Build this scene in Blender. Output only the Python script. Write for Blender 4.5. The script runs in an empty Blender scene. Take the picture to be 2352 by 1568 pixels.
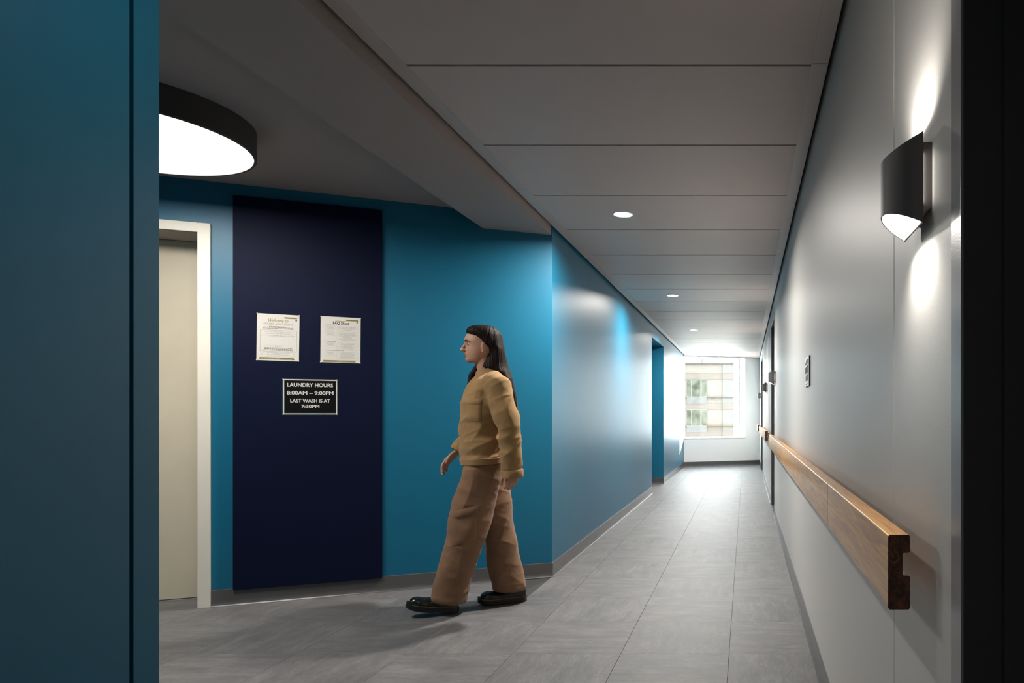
import bpy, bmesh, math, random
from mathutils import Vector, Matrix, noise
random.seed(7)
scene = bpy.context.scene
COL = scene.collection

# ------------------------------------------------------------------ camera
EYE = 1.15
cam_d = bpy.data.cameras.new('camera')
cam_d.sensor_width = 36.0
cam_d.lens = 1650 / 2352 * 36.0
cam_d.shift_x = (1176 - 1713) / 2352
cam_d.shift_y = (953 - 784) / 2352
cam_d.clip_start = 0.03
cam_d.clip_end = 500
cam = bpy.data.objects.new('camera', cam_d)
cam.location = (0, 0, EYE)
cam.rotation_euler = (math.pi / 2, 0, 0)
COL.objects.link(cam)
scene.camera = cam

# ------------------------------------------------------------------ world, sun, exposure
SKY_STRENGTH = 18.0
SUN_STRENGTH = 30.0
DRUM_EMIT = 19.0
DOWN_POWER = 56.0
SCONCE_POWER = 8.0
world = bpy.data.worlds.new('sky')
scene.world = world
world.use_nodes = True
wn = world.node_tree
wn.nodes.clear()
w_out = wn.nodes.new('ShaderNodeOutputWorld')
w_bg = wn.nodes.new('ShaderNodeBackground')
w_bg.inputs['Color'].default_value = (0.90, 0.96, 1.0, 1)
w_bg.inputs['Strength'].default_value = SKY_STRENGTH
wn.links.new(w_bg.outputs[0], w_out.inputs[0])
sun_d = bpy.data.lights.new('sun', 'SUN')
sun_d.energy = SUN_STRENGTH
sun_d.angle = math.radians(0.6)
sun_d.color = (1.0, 0.95, 0.86)
sun = bpy.data.objects.new('sun', sun_d)
sun.location = (9, 30, 9)
sun.rotation_euler = Vector((-1.25, -2.02, -0.45)).to_track_quat('-Z', 'Y').to_euler()
COL.objects.link(sun)

vs = scene.view_settings
scene.display_settings.display_device = 'sRGB'
vs.view_transform = 'Standard'
vs.look = 'None'
vs.exposure = 0.0
vs.gamma = 1.0
vs.use_curve_mapping = False
cy = scene.cycles
cy.use_denoising = True
cy.max_bounces = 10
cy.diffuse_bounces = 6
cy.glossy_bounces = 4
cy.transparent_max_bounces = 12
cy.sample_clamp_indirect = 8.0
cy.caustics_reflective = False
cy.caustics_refractive = False

# ------------------------------------------------------------------ material helpers
def new_mat(name):
    m = bpy.data.materials.new(name)
    m.use_nodes = True
    nt = m.node_tree
    b = nt.nodes['Principled BSDF']
    return m, nt, b

def paint(name, col, rough=0.5, metal=0.0, spec=0.5, var=0.04, nscale=3.0, bump=0.0, bscale=250.0, coat=0.0):
    m, nt, b = new_mat(name)
    L = nt.links
    b.inputs['Roughness'].default_value = rough
    b.inputs['Metallic'].default_value = metal
    b.inputs['Specular IOR Level'].default_value = spec
    b.inputs['Coat Weight'].default_value = coat
    tc = nt.nodes.new('ShaderNodeTexCoord')
    n = nt.nodes.new('ShaderNodeTexNoise')
    n.inputs['Scale'].default_value = nscale
    n.inputs['Detail'].default_value = 4
    L.new(tc.outputs['Object'], n.inputs['Vector'])
    r = nt.nodes.new('ShaderNodeValToRGB')
    lo = tuple(c * (1 - var) for c in col); hi = tuple(min(1, c * (1 + var)) for c in col)
    r.color_ramp.elements[0].position = 0.3; r.color_ramp.elements[0].color = (*lo, 1)
    r.color_ramp.elements[1].position = 0.7; r.color_ramp.elements[1].color = (*hi, 1)
    L.new(n.outputs['Fac'], r.inputs['Fac'])
    L.new(r.outputs['Color'], b.inputs['Base Color'])
    if bump > 0:
        n2 = nt.nodes.new('ShaderNodeTexNoise')
        n2.inputs['Scale'].default_value = bscale
        n2.inputs['Detail'].default_value = 2
        L.new(tc.outputs['Object'], n2.inputs['Vector'])
        bp = nt.nodes.new('ShaderNodeBump')
        bp.inputs['Strength'].default_value = bump
        bp.inputs['Distance'].default_value = 0.002
        L.new(n2.outputs['Fac'], bp.inputs['Height'])
        L.new(bp.outputs['Normal'], b.inputs['Normal'])
    return m

def emitter(name, col, strength):
    m, nt, b = new_mat(name)
    b.inputs['Base Color'].default_value = (0.8, 0.8, 0.8, 1)
    b.inputs['Emission Color'].default_value = (*col, 1)
    b.inputs['Emission Strength'].default_value = strength
    return m

def tile_mat(name, along_y):
    m, nt, b = new_mat(name)
    L = nt.links
    tc = nt.nodes.new('ShaderNodeTexCoord')
    oi = nt.nodes.new('ShaderNodeObjectInfo')
    mul = nt.nodes.new('ShaderNodeMath'); mul.operation = 'MULTIPLY'; mul.inputs[1].default_value = 57.0
    L.new(oi.outputs['Random'], mul.inputs[0])
    add = nt.nodes.new('ShaderNodeVectorMath'); add.operation = 'ADD'
    L.new(tc.outputs['Object'], add.inputs[0]); L.new(mul.outputs[0], add.inputs[1])
    def streak(sx, sy, detail, rough=0.6):
        mp = nt.nodes.new('ShaderNodeMapping')
        s = (sx, sy, 1) if not along_y else (sy, sx, 1)
        mp.inputs['Scale'].default_value = s
        L.new(add.outputs[0], mp.inputs['Vector'])
        n = nt.nodes.new('ShaderNodeTexNoise')
        n.inputs['Scale'].default_value = 1.0; n.inputs['Detail'].default_value = detail
        n.inputs['Roughness'].default_value = rough
        n.inputs['Distortion'].default_value = 0.35
        L.new(mp.outputs[0], n.inputs['Vector'])
        return n
    a = streak(3.6, 22, 6, 0.68); c = streak(30, 190, 4, 0.7); d = streak(4, 6, 5)
    mx = nt.nodes.new('ShaderNodeMix'); mx.data_type = 'FLOAT'; mx.inputs[0].default_value = 0.5
    L.new(a.outputs['Fac'], mx.inputs[2]); L.new(c.outputs['Fac'], mx.inputs[3])
    mx2 = nt.nodes.new('ShaderNodeMix'); mx2.data_type = 'FLOAT'; mx2.inputs[0].default_value = 0.3
    L.new(mx.outputs[0], mx2.inputs[2]); L.new(d.outputs['Fac'], mx2.inputs[3])
    r = nt.nodes.new('ShaderNodeValToRGB')
    e = r.color_ramp.elements
    e[0].position = 0.33; e[0].color = (0.076, 0.077, 0.084, 1)
    e[1].position = 0.68; e[1].color = (0.250, 0.238, 0.236, 1)
    k = e.new(0.5); k.color = (0.150, 0.146, 0.149, 1)
    L.new(mx2.outputs[0], r.inputs['Fac'])
    L.new(r.outputs['Color'], b.inputs['Base Color'])
    rr = nt.nodes.new('ShaderNodeMapRange')
    rr.inputs['To Min'].default_value = 0.46; rr.inputs['To Max'].default_value = 0.62
    L.new(mx2.outputs[0], rr.inputs['Value']); L.new(rr.outputs[0], b.inputs['Roughness'])
    bp = nt.nodes.new('ShaderNodeBump'); bp.inputs['Strength'].default_value = 0.18; bp.inputs['Distance'].default_value = 0.002
    L.new(mx.outputs[0], bp.inputs['Height']); L.new(bp.outputs[0], b.inputs['Normal'])
    return m

def wood_mat(name, c0, c1, c2, rough, coat):
    m, nt, b = new_mat(name)
    L = nt.links
    tc = nt.nodes.new('ShaderNodeTexCoord')
    mp = nt.nodes.new('ShaderNodeMapping'); mp.inputs['Scale'].default_value = (60, 3.0, 60)
    L.new(tc.outputs['Object'], mp.inputs['Vector'])
    n = nt.nodes.new('ShaderNodeTexNoise'); n.inputs['Detail'].default_value = 6; n.inputs['Distortion'].default_value = 1.6
    n.inputs['Scale'].default_value = 1.0
    L.new(mp.outputs[0], n.inputs['Vector'])
    r = nt.nodes.new('ShaderNodeValToRGB'); e = r.color_ramp.elements
    e[0].position = 0.3; e[0].color = (*c0, 1); e[1].position = 0.72; e[1].color = (*c2, 1)
    k = e.new(0.5); k.color = (*c1, 1)
    L.new(n.outputs['Fac'], r.inputs['Fac']); L.new(r.outputs['Color'], b.inputs['Base Color'])
    b.inputs['Roughness'].default_value = rough
    b.inputs['Coat Weight'].default_value = coat; b.inputs['Coat Roughness'].default_value = 0.22
    bp = nt.nodes.new('ShaderNodeBump'); bp.inputs['Strength'].default_value = 0.25; bp.inputs['Distance'].default_value = 0.001
    L.new(n.outputs['Fac'], bp.inputs['Height']); L.new(bp.outputs[0], b.inputs['Normal'])
    L.new(bp.outputs[0], b.inputs['Coat Normal'])
    return m

def facade_mat(name, col, joint, bw=0.55, bh=0.3):
    m, nt, b = new_mat(name)
    L = nt.links
    tc = nt.nodes.new('ShaderNodeTexCoord')
    sp = nt.nodes.new('ShaderNodeSeparateXYZ'); cb = nt.nodes.new('ShaderNodeCombineXYZ')
    L.new(tc.outputs['Object'], sp.inputs[0]); L.new(sp.outputs['X'], cb.inputs['X']); L.new(sp.outputs['Z'], cb.inputs['Y'])
    br = nt.nodes.new('ShaderNodeTexBrick')
    br.offset = 0.0
    br.inputs['Scale'].default_value = 1.0
    br.inputs['Brick Width'].default_value = bw; br.inputs['Row Height'].default_value = bh
    br.inputs['Mortar Size'].default_value = 0.018
    br.inputs['Color1'].default_value = (*col, 1)
    br.inputs['Color2'].default_value = (*[c * 0.93 for c in col], 1)
    br.inputs['Mortar'].default_value = (*joint, 1)
    L.new(cb.outputs[0], br.inputs['Vector']); L.new(br.outputs['Color'], b.inputs['Base Color'])
    b.inputs['Roughness'].default_value = 0.9
    b.inputs['Specular IOR Level'].default_value = 0.0
    return m

def glass_mat(name, tint=(1, 1, 1), refl=0.06):
    m = bpy.data.materials.new(name); m.use_nodes = True
    nt = m.node_tree; nt.nodes.clear()
    o = nt.nodes.new('ShaderNodeOutputMaterial'); t = nt.nodes.new('ShaderNodeBsdfTransparent'); g = nt.nodes.new('ShaderNodeBsdfGlossy')
    t.inputs['Color'].default_value = (*tint, 1); g.inputs['Roughness'].default_value = 0.05
    mx = nt.nodes.new('ShaderNodeMixShader'); mx.inputs[0].default_value = refl
    nt.links.new(t.outputs[0], mx.inputs[1]); nt.links.new(g.outputs[0], mx.inputs[2]); nt.links.new(mx.outputs[0], o.inputs['Surface'])
    return m

def cloth_mat(name, col, rough=0.85, weave=900, var=0.12):
    m = paint(name, col, rough=rough, spec=0.25, var=var, nscale=9.0, bump=0.25, bscale=weave)
    m.node_tree.nodes['Principled BSDF'].inputs['Sheen Weight'].default_value = 0.15
    return m

def hair_mat(name):
    m, nt, b = new_mat(name)
    L = nt.links
    tc = nt.nodes.new('ShaderNodeTexCoord')
    mp = nt.nodes.new('ShaderNodeMapping'); mp.inputs['Scale'].default_value = (140, 140, 5)
    L.new(tc.outputs['Object'], mp.inputs['Vector'])
    n = nt.nodes.new('ShaderNodeTexNoise'); n.inputs['Scale'].default_value = 1.0; n.inputs['Detail'].default_value = 4
    L.new(mp.outputs[0], n.inputs['Vector'])
    r = nt.nodes.new('ShaderNodeValToRGB'); e = r.color_ramp.elements
    e[0].position = 0.35; e[0].color = (0.004, 0.002, 0.002, 1); e[1].position = 0.7; e[1].color = (0.020, 0.008, 0.006, 1)
    L.new(n.outputs['Fac'], r.inputs['Fac']); L.new(r.outputs['Color'], b.inputs['Base Color'])
    b.inputs['Roughness'].default_value = 0.62
    b.inputs['Specular IOR Level'].default_value = 0.2
    bp = nt.nodes.new('ShaderNodeBump'); bp.inputs['Strength'].default_value = 0.6; bp.inputs['Distance'].default_value = 0.004
    L.new(n.outputs['Fac'], bp.inputs['Height']); L.new(bp.outputs[0], b.inputs['Normal'])
    return m

M = {}
M['blue'] = paint('blue_paint', (0.004, 0.134, 0.236), rough=0.42, spec=0.5, var=0.02, nscale=1.2, bump=0.06, bscale=420)
M['greywall'] = paint('grey_wall_paint', (0.60, 0.585, 0.56), rough=0.42, var=0.015, nscale=1.0, bump=0.10, bscale=380)
M['white'] = paint('white_wall_paint', (0.88, 0.88, 0.87), rough=0.5, var=0.01, nscale=1.0, bump=0.04, bscale=380)
M['reveal'] = paint('white_reveal_paint', (0.86, 0.86, 0.85), rough=0.45, var=0.01)
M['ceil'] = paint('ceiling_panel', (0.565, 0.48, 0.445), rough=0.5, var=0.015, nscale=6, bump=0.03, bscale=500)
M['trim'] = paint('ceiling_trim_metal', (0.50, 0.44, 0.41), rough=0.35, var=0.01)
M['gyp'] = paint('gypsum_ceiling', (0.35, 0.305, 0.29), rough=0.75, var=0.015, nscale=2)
M['plenum'] = paint('plenum_dark', (0.03, 0.028, 0.027), rough=0.9)
M['base'] = paint('baseboard_rubber', (0.098, 0.095, 0.096), rough=0.27, var=0.03)
M['sub'] = paint('floor_joint', (0.05, 0.05, 0.052), rough=0.8)
M['tile_x'] = tile_mat('floor_tile_cross', False)
M['tile_y'] = tile_mat('floor_tile_long', True)
M['navy'] = paint('navy_laminate', (0.0042, 0.0068, 0.026), rough=0.55, spec=0.10, var=0.05, nscale=2)
M['beige'] = paint('beige_door_paint', (0.70, 0.63, 0.48), rough=0.42, var=0.03, nscale=4, bump=0.03)
M['beigeframe'] = paint('beige_frame_paint', (0.80, 0.76, 0.66), rough=0.4, var=0.02, bump=0.03)
M['darkframe'] = paint('dark_frame_paint', (0.060, 0.058, 0.064), rough=0.45)
M['casing'] = paint('steel_casing_paint', (0.30, 0.30, 0.31), rough=0.3, bump=0.08, bscale=300)
M['bronze'] = paint('bronze_metal', (0.11, 0.10, 0.098), rough=0.5, metal=0.2)
M['drum'] = paint('drum_shell', (0.035, 0.032, 0.031), rough=0.6)
M['whitepaint'] = paint('fixture_white', (0.85, 0.85, 0.83), rough=0.5)
M['drum_emit'] = emitter('drum_diffuser', (1.0, 0.955, 0.90), DRUM_EMIT)
M['lens_emit'] = emitter('downlight_lens', (1.0, 0.96, 0.90), 12.0)
M['sconce_emit'] = emitter('sconce_lamp', (1.0, 0.95, 0.86), 10.0)
M['wood'] = wood_mat('varnished_oak', (0.40, 0.140, 0.008), (0.60, 0.26, 0.014), (0.76, 0.37, 0.022), 0.38, 0.35)
M['endgrain'] = wood_mat('oak_end_grain', (0.03, 0.010, 0.006), (0.09, 0.030, 0.014), (0.22, 0.080, 0.030), 0.6, 0.0)
M['metal'] = paint('bracket_steel', (0.45, 0.45, 0.46), rough=0.35, metal=0.9)
M['paper'] = paint('paper_white', (0.68, 0.66, 0.61), rough=0.55, var=0.02)
M['black'] = paint('print_black', (0.003, 0.003, 0.0035), rough=0.5, spec=0.15)
M['ink'] = paint('print_ink', (0.03, 0.03, 0.03), rough=0.6)
M['greyink'] = paint('print_grey', (0.28, 0.26, 0.23), rough=0.6)
M['olive'] = paint('print_olive', (0.22, 0.17, 0.03), rough=0.5)
M['gold'] = paint('print_gold', (0.30, 0.22, 0.07), rough=0.5)
M['sleeve'] = glass_mat('clear_sleeve', (0.9, 0.9, 0.92), 0.10)
M['pin'] = paint('pin_white', (0.75, 0.75, 0.73), rough=0.3)
M['signwhite'] = paint('sign_white', (0.92, 0.92, 0.91), rough=0.4)
M['signgrey'] = paint('sign_grey', (0.20, 0.20, 0.20), rough=0.5)
M['glass'] = glass_mat('window_glass', (0.97, 0.99, 0.98), 0.05)
M['winframe'] = paint('window_frame_grey', (0.30, 0.32, 0.33), rough=0.4)
M['facade'] = facade_mat('facade_beige_tile', (0.086, 0.077, 0.068), (0.071, 0.063, 0.055))
M['facade_band'] = facade_mat('facade_band_tile', (0.072, 0.063, 0.055), (0.058, 0.050, 0.044), 0.28, 0.3)
M['facade_bay'] = facade_mat('facade_bay_tile', (0.072, 0.070, 0.067), (0.060, 0.058, 0.056))
M['facade_line'] = paint('facade_joint', (0.034, 0.030, 0.026), rough=0.9, spec=0.0)
M['spandrel'] = paint('spandrel_grey', (0.062, 0.062, 0.061), rough=0.8, spec=0.0, var=0.1, nscale=1.5)
M['pane_far'] = paint('far_window_pane', (0.040, 0.043, 0.033), rough=0.6, spec=0.0, var=0.45, nscale=1.3)
M['mullion'] = paint('mullion_white', (0.11, 0.11, 0.108), rough=0.7, spec=0.0)
M['ground'] = paint('bounce_ground', (0.80, 0.77, 0.72), rough=0.9)  # ground added and kept pale to bounce daylight onto the ceiling
M['skin'] = paint('skin', (0.56, 0.31, 0.205), rough=0.5, spec=0.4, var=0.06, nscale=14)
M['skin'].node_tree.nodes['Principled BSDF'].inputs['Subsurface Weight'].default_value = 0.12
M['skin'].node_tree.nodes['Principled BSDF'].inputs['Subsurface Radius'].default_value = (0.01, 0.004, 0.002)
M['hair'] = hair_mat('dark_hair')
M['jacket'] = cloth_mat('camel_cloth', (0.36, 0.215, 0.090))
M['pants'] = cloth_mat('brown_twill', (0.255, 0.140, 0.080))
M['leather'] = paint('black_leather', (0.008, 0.008, 0.009), rough=0.22, coat=0.3)
M['sole'] = paint('black_rubber', (0.010, 0.009, 0.009), rough=0.5)
M['stitch'] = paint('yellow_thread', (0.45, 0.27, 0.03), rough=0.7)
M['eye'] = paint('eye_white', (0.7, 0.68, 0.65), rough=0.2)
M['iris'] = paint('iris_brown', (0.03, 0.015, 0.008), rough=0.2)
M['lips'] = paint('lip_tone', (0.36, 0.12, 0.09), rough=0.45)

# ------------------------------------------------------------------ geometry helpers
def link(o, parent=None):
    COL.objects.link(o)
    if parent is not None:
        o.parent = parent
    return o

def mesh(name, verts, faces, mat, parent=None, smooth=False, loc=None):
    me = bpy.data.meshes.new(name)
    me.from_pydata([tuple(v) for v in verts], [], faces)
    me.validate()
    bm = bmesh.new(); bm.from_mesh(me)
    bmesh.ops.recalc_face_normals(bm, faces=bm.faces)
    bm.to_mesh(me); bm.free()
    if mat is not None:
        me.materials.append(mat)
    if smooth:
        me.polygons.foreach_set('use_smooth', [True] * len(me.polygons))
    o = bpy.data.objects.new(name, me)
    if loc is not None:
        o.location = loc
    return link(o, parent)

def boxes_data(bl):
    v, f = [], []
    for (x0, y0, z0), (x1, y1, z1) in bl:
        i = len(v)
        v += [(x0, y0, z0), (x1, y0, z0), (x1, y1, z0), (x0, y1, z0), (x0, y0, z1), (x1, y0, z1), (x1, y1, z1), (x0, y1, z1)]
        f += [[i + k for k in q] for q in ((0, 3, 2, 1), (4, 5, 6, 7), (0, 1, 5, 4), (1, 2, 6, 5), (2, 3, 7, 6), (3, 0, 4, 7))]
    return v, f

def box(name, lo, hi, mat, parent=None, bevel=0.0):
    v, f = boxes_data([(lo, hi)])
    o = mesh(name, v, f, mat, parent)
    if bevel > 0:
        bm = bmesh.new(); bm.from_mesh(o.data)
        bmesh.ops.bevel(bm, geom=bm.edges[:], offset=bevel, segments=2, affect='EDGES', profile=0.6)
        bm.to_mesh(o.data); bm.free()
    return o

def prism(name, poly, z0, z1, mat, parent=None):
    n = len(poly)
    v = [(x, y, z0) for x, y in poly] + [(x, y, z1) for x, y in poly]
    f = [list(range(n))[::-1], list(range(n, 2 * n))] + [[i, (i + 1) % n, n + (i + 1) % n, n + i] for i in range(n)]
    return mesh(name, v, f, mat, parent)

def sweep(name, prof, p0, p1, nrm, mat, parent=None, smooth=False, m0=0.0, m1=0.0):
    """prof = closed list of (offset from wall, z); p0->p1 run on plan; m0/m1 shift the ends per offset for mitres"""
    d = Vector((p1[0] - p0[0], p1[1] - p0[1])).normalized()
    n = len(prof); v = []
    for p, mm in ((p0, m0), (p1, m1)):
        for o, z in prof:
            v.append((p[0] + nrm[0] * o + d.x * mm * o, p[1] + nrm[1] * o + d.y * mm * o, z))
    f = [list(range(n))[::-1], list(range(n, 2 * n))] + [[i, (i + 1) % n, n + (i + 1) % n, n + i] for i in range(n)]
    return mesh(name, v, f, mat, parent, smooth)

def lathe(name, prof, mat, parent=None, loc=(0, 0, 0), seg=48, smooth=True, closed=False):
    v, f = [], []
    n = len(prof)
    for i in range(seg):
        a = 2 * math.pi * i / seg
        for r, z in prof:
            v.append((r * math.cos(a), r * math.sin(a), z))
    for i in range(seg):
        j = (i + 1) % seg
        for k in range(n if closed else n - 1):
            k2 = (k + 1) % n
            f.append([i * n + k, j * n + k, j * n + k2, i * n + k2])
    o = mesh(name, v, f, mat, parent, False, loc)
    bm = bmesh.new(); bm.from_mesh(o.data)
    bmesh.ops.remove_doubles(bm, verts=bm.verts, dist=1e-6)
    bmesh.ops.recalc_face_normals(bm, faces=bm.faces)
    bm.to_mesh(o.data); bm.free()
    if smooth:
        auto_smooth(o, 35)
    return o

def auto_smooth(o, deg):
    bm = bmesh.new(); bm.from_mesh(o.data)
    for fc in bm.faces: fc.smooth = True
    for e in bm.edges:
        if len(e.link_faces) == 2 and e.calc_face_angle(0) > math.radians(deg):
            e.smooth = False
    bm.to_mesh(o.data); bm.free()

def empty(name, loc=(0, 0, 0), rz=0.0, mat=None):
    o = bpy.data.objects.new(name, None)
    o.empty_display_size = 0.1
    if mat is not None:
        o.matrix_world = mat
    else:
        o.location = loc; o.rotation_euler = (0, 0, rz)
    return link(o)

def tag(o, label, cat=None, group=None, kind=None):
    o['label'] = label
    if cat: o['category'] = cat
    if group: o['group'] = group
    if kind: o['kind'] = kind
    return o

def st(o, label, cat):
    return tag(o, label, cat, None, 'structure')

# ------------------------------------------------------------------ plan of the place
WL, WR = -1.38, 0.33                 # corridor wall planes
CORNER = Vector((-1.38, 5.117))      # where laundry wall meets corridor wall
U = Vector((0.9135, 0.4067))         # along laundry wall and end wall, towards the right
N = Vector((0.4067, -0.9135))        # out of those walls, towards the camera
ENDL = Vector((-1.38, 16.03))
ZC = 2.48                            # corridor ceiling
ZA = 2.55                            # alcove ceiling
def lw(s, off=0.0):                  # point on the laundry wall, s from the corner, off towards the viewer
    return (CORNER.x - U.x * s + N.x * off, CORNER.y - U.y * s + N.y * off)
def ew(t, off=0.0):
    return (ENDL.x + U.x * t + N.x * off, ENDL.y + U.y * t + N.y * off)

# ------------------------------------------------------------------ floor
floor = prism('floor', [(-5.2, -3.1), (0.6, -3.1), (0.6, 17.6), (-5.2, 17.6)], -0.06, -0.003, M['sub'])
st(floor, 'grey streaked vinyl tile floor of the corridor and laundry alcove', 'floor')
TX, TY, TY0 = 0.5225, 0.54, 3.462
def clip(poly, a, b, c):             # keep a*x+b*y<=c
    out = []
    for i in range(len(poly)):
        p, q = poly[i], poly[(i + 1) % len(poly)]
        dp, dq = a * p[0] + b * p[1] - c, a * q[0] + b * q[1] - c
        if dp <= 0: out.append(p)
        if dp * dq < 0:
            t = dp / (dp - dq); out.append((p[0] + (q[0] - p[0]) * t, p[1] + (q[1] - p[1]) * t))
    return out
def make_tile(x0, x1, y0, y1, odd, clips):
    g = 0.0007
    poly = [(x0 + g, y0 + g), (x1 - g, y0 + g), (x1 - g, y1 - g), (x0 + g, y1 - g)]
    for c in clips:
        poly = clip(poly, *c)
        if len(poly) < 3: return
    area = abs(sum(poly[i][0] * poly[(i + 1) % len(poly)][1] - poly[(i + 1) % len(poly)][0] * poly[i][1] for i in range(len(poly)))) / 2
    if area < 0.004: return
    cx, cyy = (x0 + x1) / 2, (y0 + y1) / 2
    n = len(poly)
    ctr = (sum(p[0] for p in poly) / n, sum(p[1] for p in poly) / n)
    def ins(p, d):
        v = Vector((ctr[0] - p[0], ctr[1] - p[1])); v.normalize()
        return (p[0] + v.x * d - cx, p[1] + v.y * d - cyy)
    jig = random.uniform(-0.00015, 0.00015)
    v = [(p[0] - cx, p[1] - cyy, -0.003) for p in poly] + [(p[0] - cx, p[1] - cyy, -0.0008 + jig) for p in poly] + [(*ins(p, 0.0007), jig) for p in poly]
    f = [[i, (i + 1) % n, n + (i + 1) % n, n + i] for i in range(n)] + [[n + i, n + (i + 1) % n, 2 * n + (i + 1) % n, 2 * n + i] for i in range(n)]
    f.append([2 * n + i for i in range(n)])
    mesh('tile', v, f, M['tile_y' if odd else 'tile_x'], floor, False, (cx, cyy, 0))
NW = (-N.x, -N.y)                    # behind the laundry wall
lim = NW[0] * CORNER.x + NW[1] * CORNER.y
for i in range(-9, 3):
    x1 = -0.0805 + TX * i; x0 = x1 - TX
    for j in range(-7, 28):
        y0 = TY0 + TY * j; y1 = y0 + TY
        if y1 < 0.4 or y0 > 17.2: continue
        odd = (i + j) % 2 == 0
        if x0 > WR + 0.15: continue
        if x1 <= WL + 0.001:         # alcove
            if y0 < 1.5 or NW[0] * ((x0 + x1) / 2) + NW[1] * y0 > lim + 0.30: continue
            if x1 < -4.45: continue
            behind_door = NW[0] * ((x0 + x1) / 2) + NW[1] * ((y0 + y1) / 2) > lim - 0.25
            cl = [(0, -1, -1.69)]
            if x1 > -3.0 or not behind_door: cl.append((NW[0], NW[1], lim))
            else: cl.append((NW[0], NW[1], lim + 0.275))
            make_tile(x0, x1, y0, y1, odd, cl)
        else:
            cl = []
            if x0 < WL and y1 < 5.0 and y1 > 1.69: pass
            elif x0 < WL and not (10.5 < (y0 + y1) / 2 < 12.05): cl.append((-1, 0, -WL))
            if x1 > WR: cl.append((1, 0, WR))
            cl.append((-U.y, U.x, -U.y * ENDL.x + U.x * ENDL.y))
            make_tile(x0, x1, y0, y1, odd, cl)

# ------------------------------------------------------------------ walls
# left corridor wall, with a recess
wl = empty('wall_left'); st(wl, 'blue painted corridor wall running to the window, with a doorway recess', 'wall')
RY0, RY1, RZ, RD = 10.54, 12.05, 2.297, 0.9
prism('panel', [(WL, CORNER.y), (WL, RY0), (WL - 0.15, RY0), (WL - 0.15, CORNER.y + 0.0)], 0, 2.6, M['blue'], wl)
box('panel', (WL - 0.15, RY1, 0), (WL, 16.3, 2.6), M['blue'], wl)
box('header', (WL - RD, RY0, RZ), (WL, RY1, 2.6), M['blue'], wl)
box('recess_side', (WL - RD, RY0 - 0.1, 0), (WL - 0.15, RY0, 2.6), M['blue'], wl)
box('recess_side', (WL - RD, RY1, 0), (WL - 0.15, RY1 + 0.1, 2.6), M['blue'], wl)
box('recess_back', (WL - RD - 0.1, RY0 - 0.1, 0), (WL - RD, RY1 + 0.1, 2.6), M['blue'], wl)

# near left wall with corner guard
wn_ = empty('wall_front'); st(wn_, 'blue painted near wall at the left edge with a vertical reveal coloured dark as its shadow', 'wall')
box('panel', (WL - 0.16, -3.0, 0), (WL, 1.6085, 2.75), M['blue'], wn_)
box('reveal', (WL - 0.16, 1.6085, 0), (WL - 0.022, 1.6195, 2.75), M['darkframe'], wn_)  # dark colour stands in for the shadow beside the corner guard
box('corner_guard', (WL - 0.16, 1.6195, 0), (WL, 1.69, 2.75), M['blue'], wn_)
box('return_panel', (-5.1, 1.59, 0), (WL - 0.16, 1.69, 2.75), M['blue'], wn_)

# laundry wall
wlau = empty('wall_laundry'); st(wlau, 'angled blue wall of the laundry alcove behind the walking person', 'wall')
S_OPEN, S_FR = 2.056, 1.997
def lslab(name, s0, s1, o0, o1, z0, z1, mat, parent):
    return prism(name, [lw(s0, o0), lw(s1, o0), lw(s1, o1), lw(s0, o1)], z0, z1, mat, parent)
lslab('panel', 0, S_OPEN, 0, -0.10, 0, 2.75, M['blue'], wlau)
lslab('recess_side', S_OPEN - 0.06, S_OPEN, -0.10, -0.284, 0, 2.75, M['beige'], wlau)
lslab('header', S_OPEN, 3.02, 0, -0.284, 2.242, 2.75, M['blue'], wlau)
lslab('panel', 3.02, 4.2, 0, -0.10, 0, 2.75, M['blue'], wlau)
lslab('recess_side', 3.02, 3.08, -0.10, -0.284, 0, 2.75, M['beige'], wlau)
lslab('recess_back', S_OPEN - 0.1, 3.12, -0.335, -0.36, 0, 2.75, M['darkframe'], wlau)
box('wall_alcove', (-5.2, 1.6, 0), (-5.1, 4.2, 2.75), M['blue'])
st(bpy.data.objects['wall_alcove'], 'blue alcove side wall out of view at the left', 'wall')

# laundry door: frame + leaf
dr = empty('door_1', (*lw(2.5), 0)); st(dr, 'beige steel door in a beige frame beside the navy panel', 'door')
def lslab_c(name, s0, s1, o0, o1, z0, z1, mat, parent, bevel=0.0):
    c = Vector(parent.location)
    o = prism(name, [(p[0] - c.x, p[1] - c.y) for p in (lw(s0, o0), lw(s1, o0), lw(s1, o1), lw(s0, o1))], z0 - c.z, z1 - c.z, mat, parent)
    if bevel:
        bm = bmesh.new(); bm.from_mesh(o.data)
        bmesh.ops.bevel(bm, geom=bm.edges[:], offset=bevel, segments=2, affect='EDGES')
        bm.to_mesh(o.data); bm.free()
    return o
lslab_c('frame_jamb', S_FR, S_OPEN + 0.004, 0.018, 0.0, 0, 2.293, M['beigeframe'], dr, 0.002)
lslab_c('frame_jamb', 3.016, 3.075, 0.018, 0.0, 0, 2.293, M['beigeframe'], dr, 0.002)
lslab_c('frame_head', S_OPEN + 0.004, 3.016, 0.018, 0.0, 2.238, 2.293, M['beigeframe'], dr, 0.002)
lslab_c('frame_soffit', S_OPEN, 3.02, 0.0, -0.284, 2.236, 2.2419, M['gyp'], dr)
lslab_c('door_leaf', S_OPEN + 0.002, 3.018, -0.286, -0.33, 0.008, 2.235, M['beige'], dr, 0.0015)
lslab_c('threshold', S_OPEN + 0.002, 3.018, -0.27, -0.33, 0.0, 0.004, M['casing'], dr)

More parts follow.
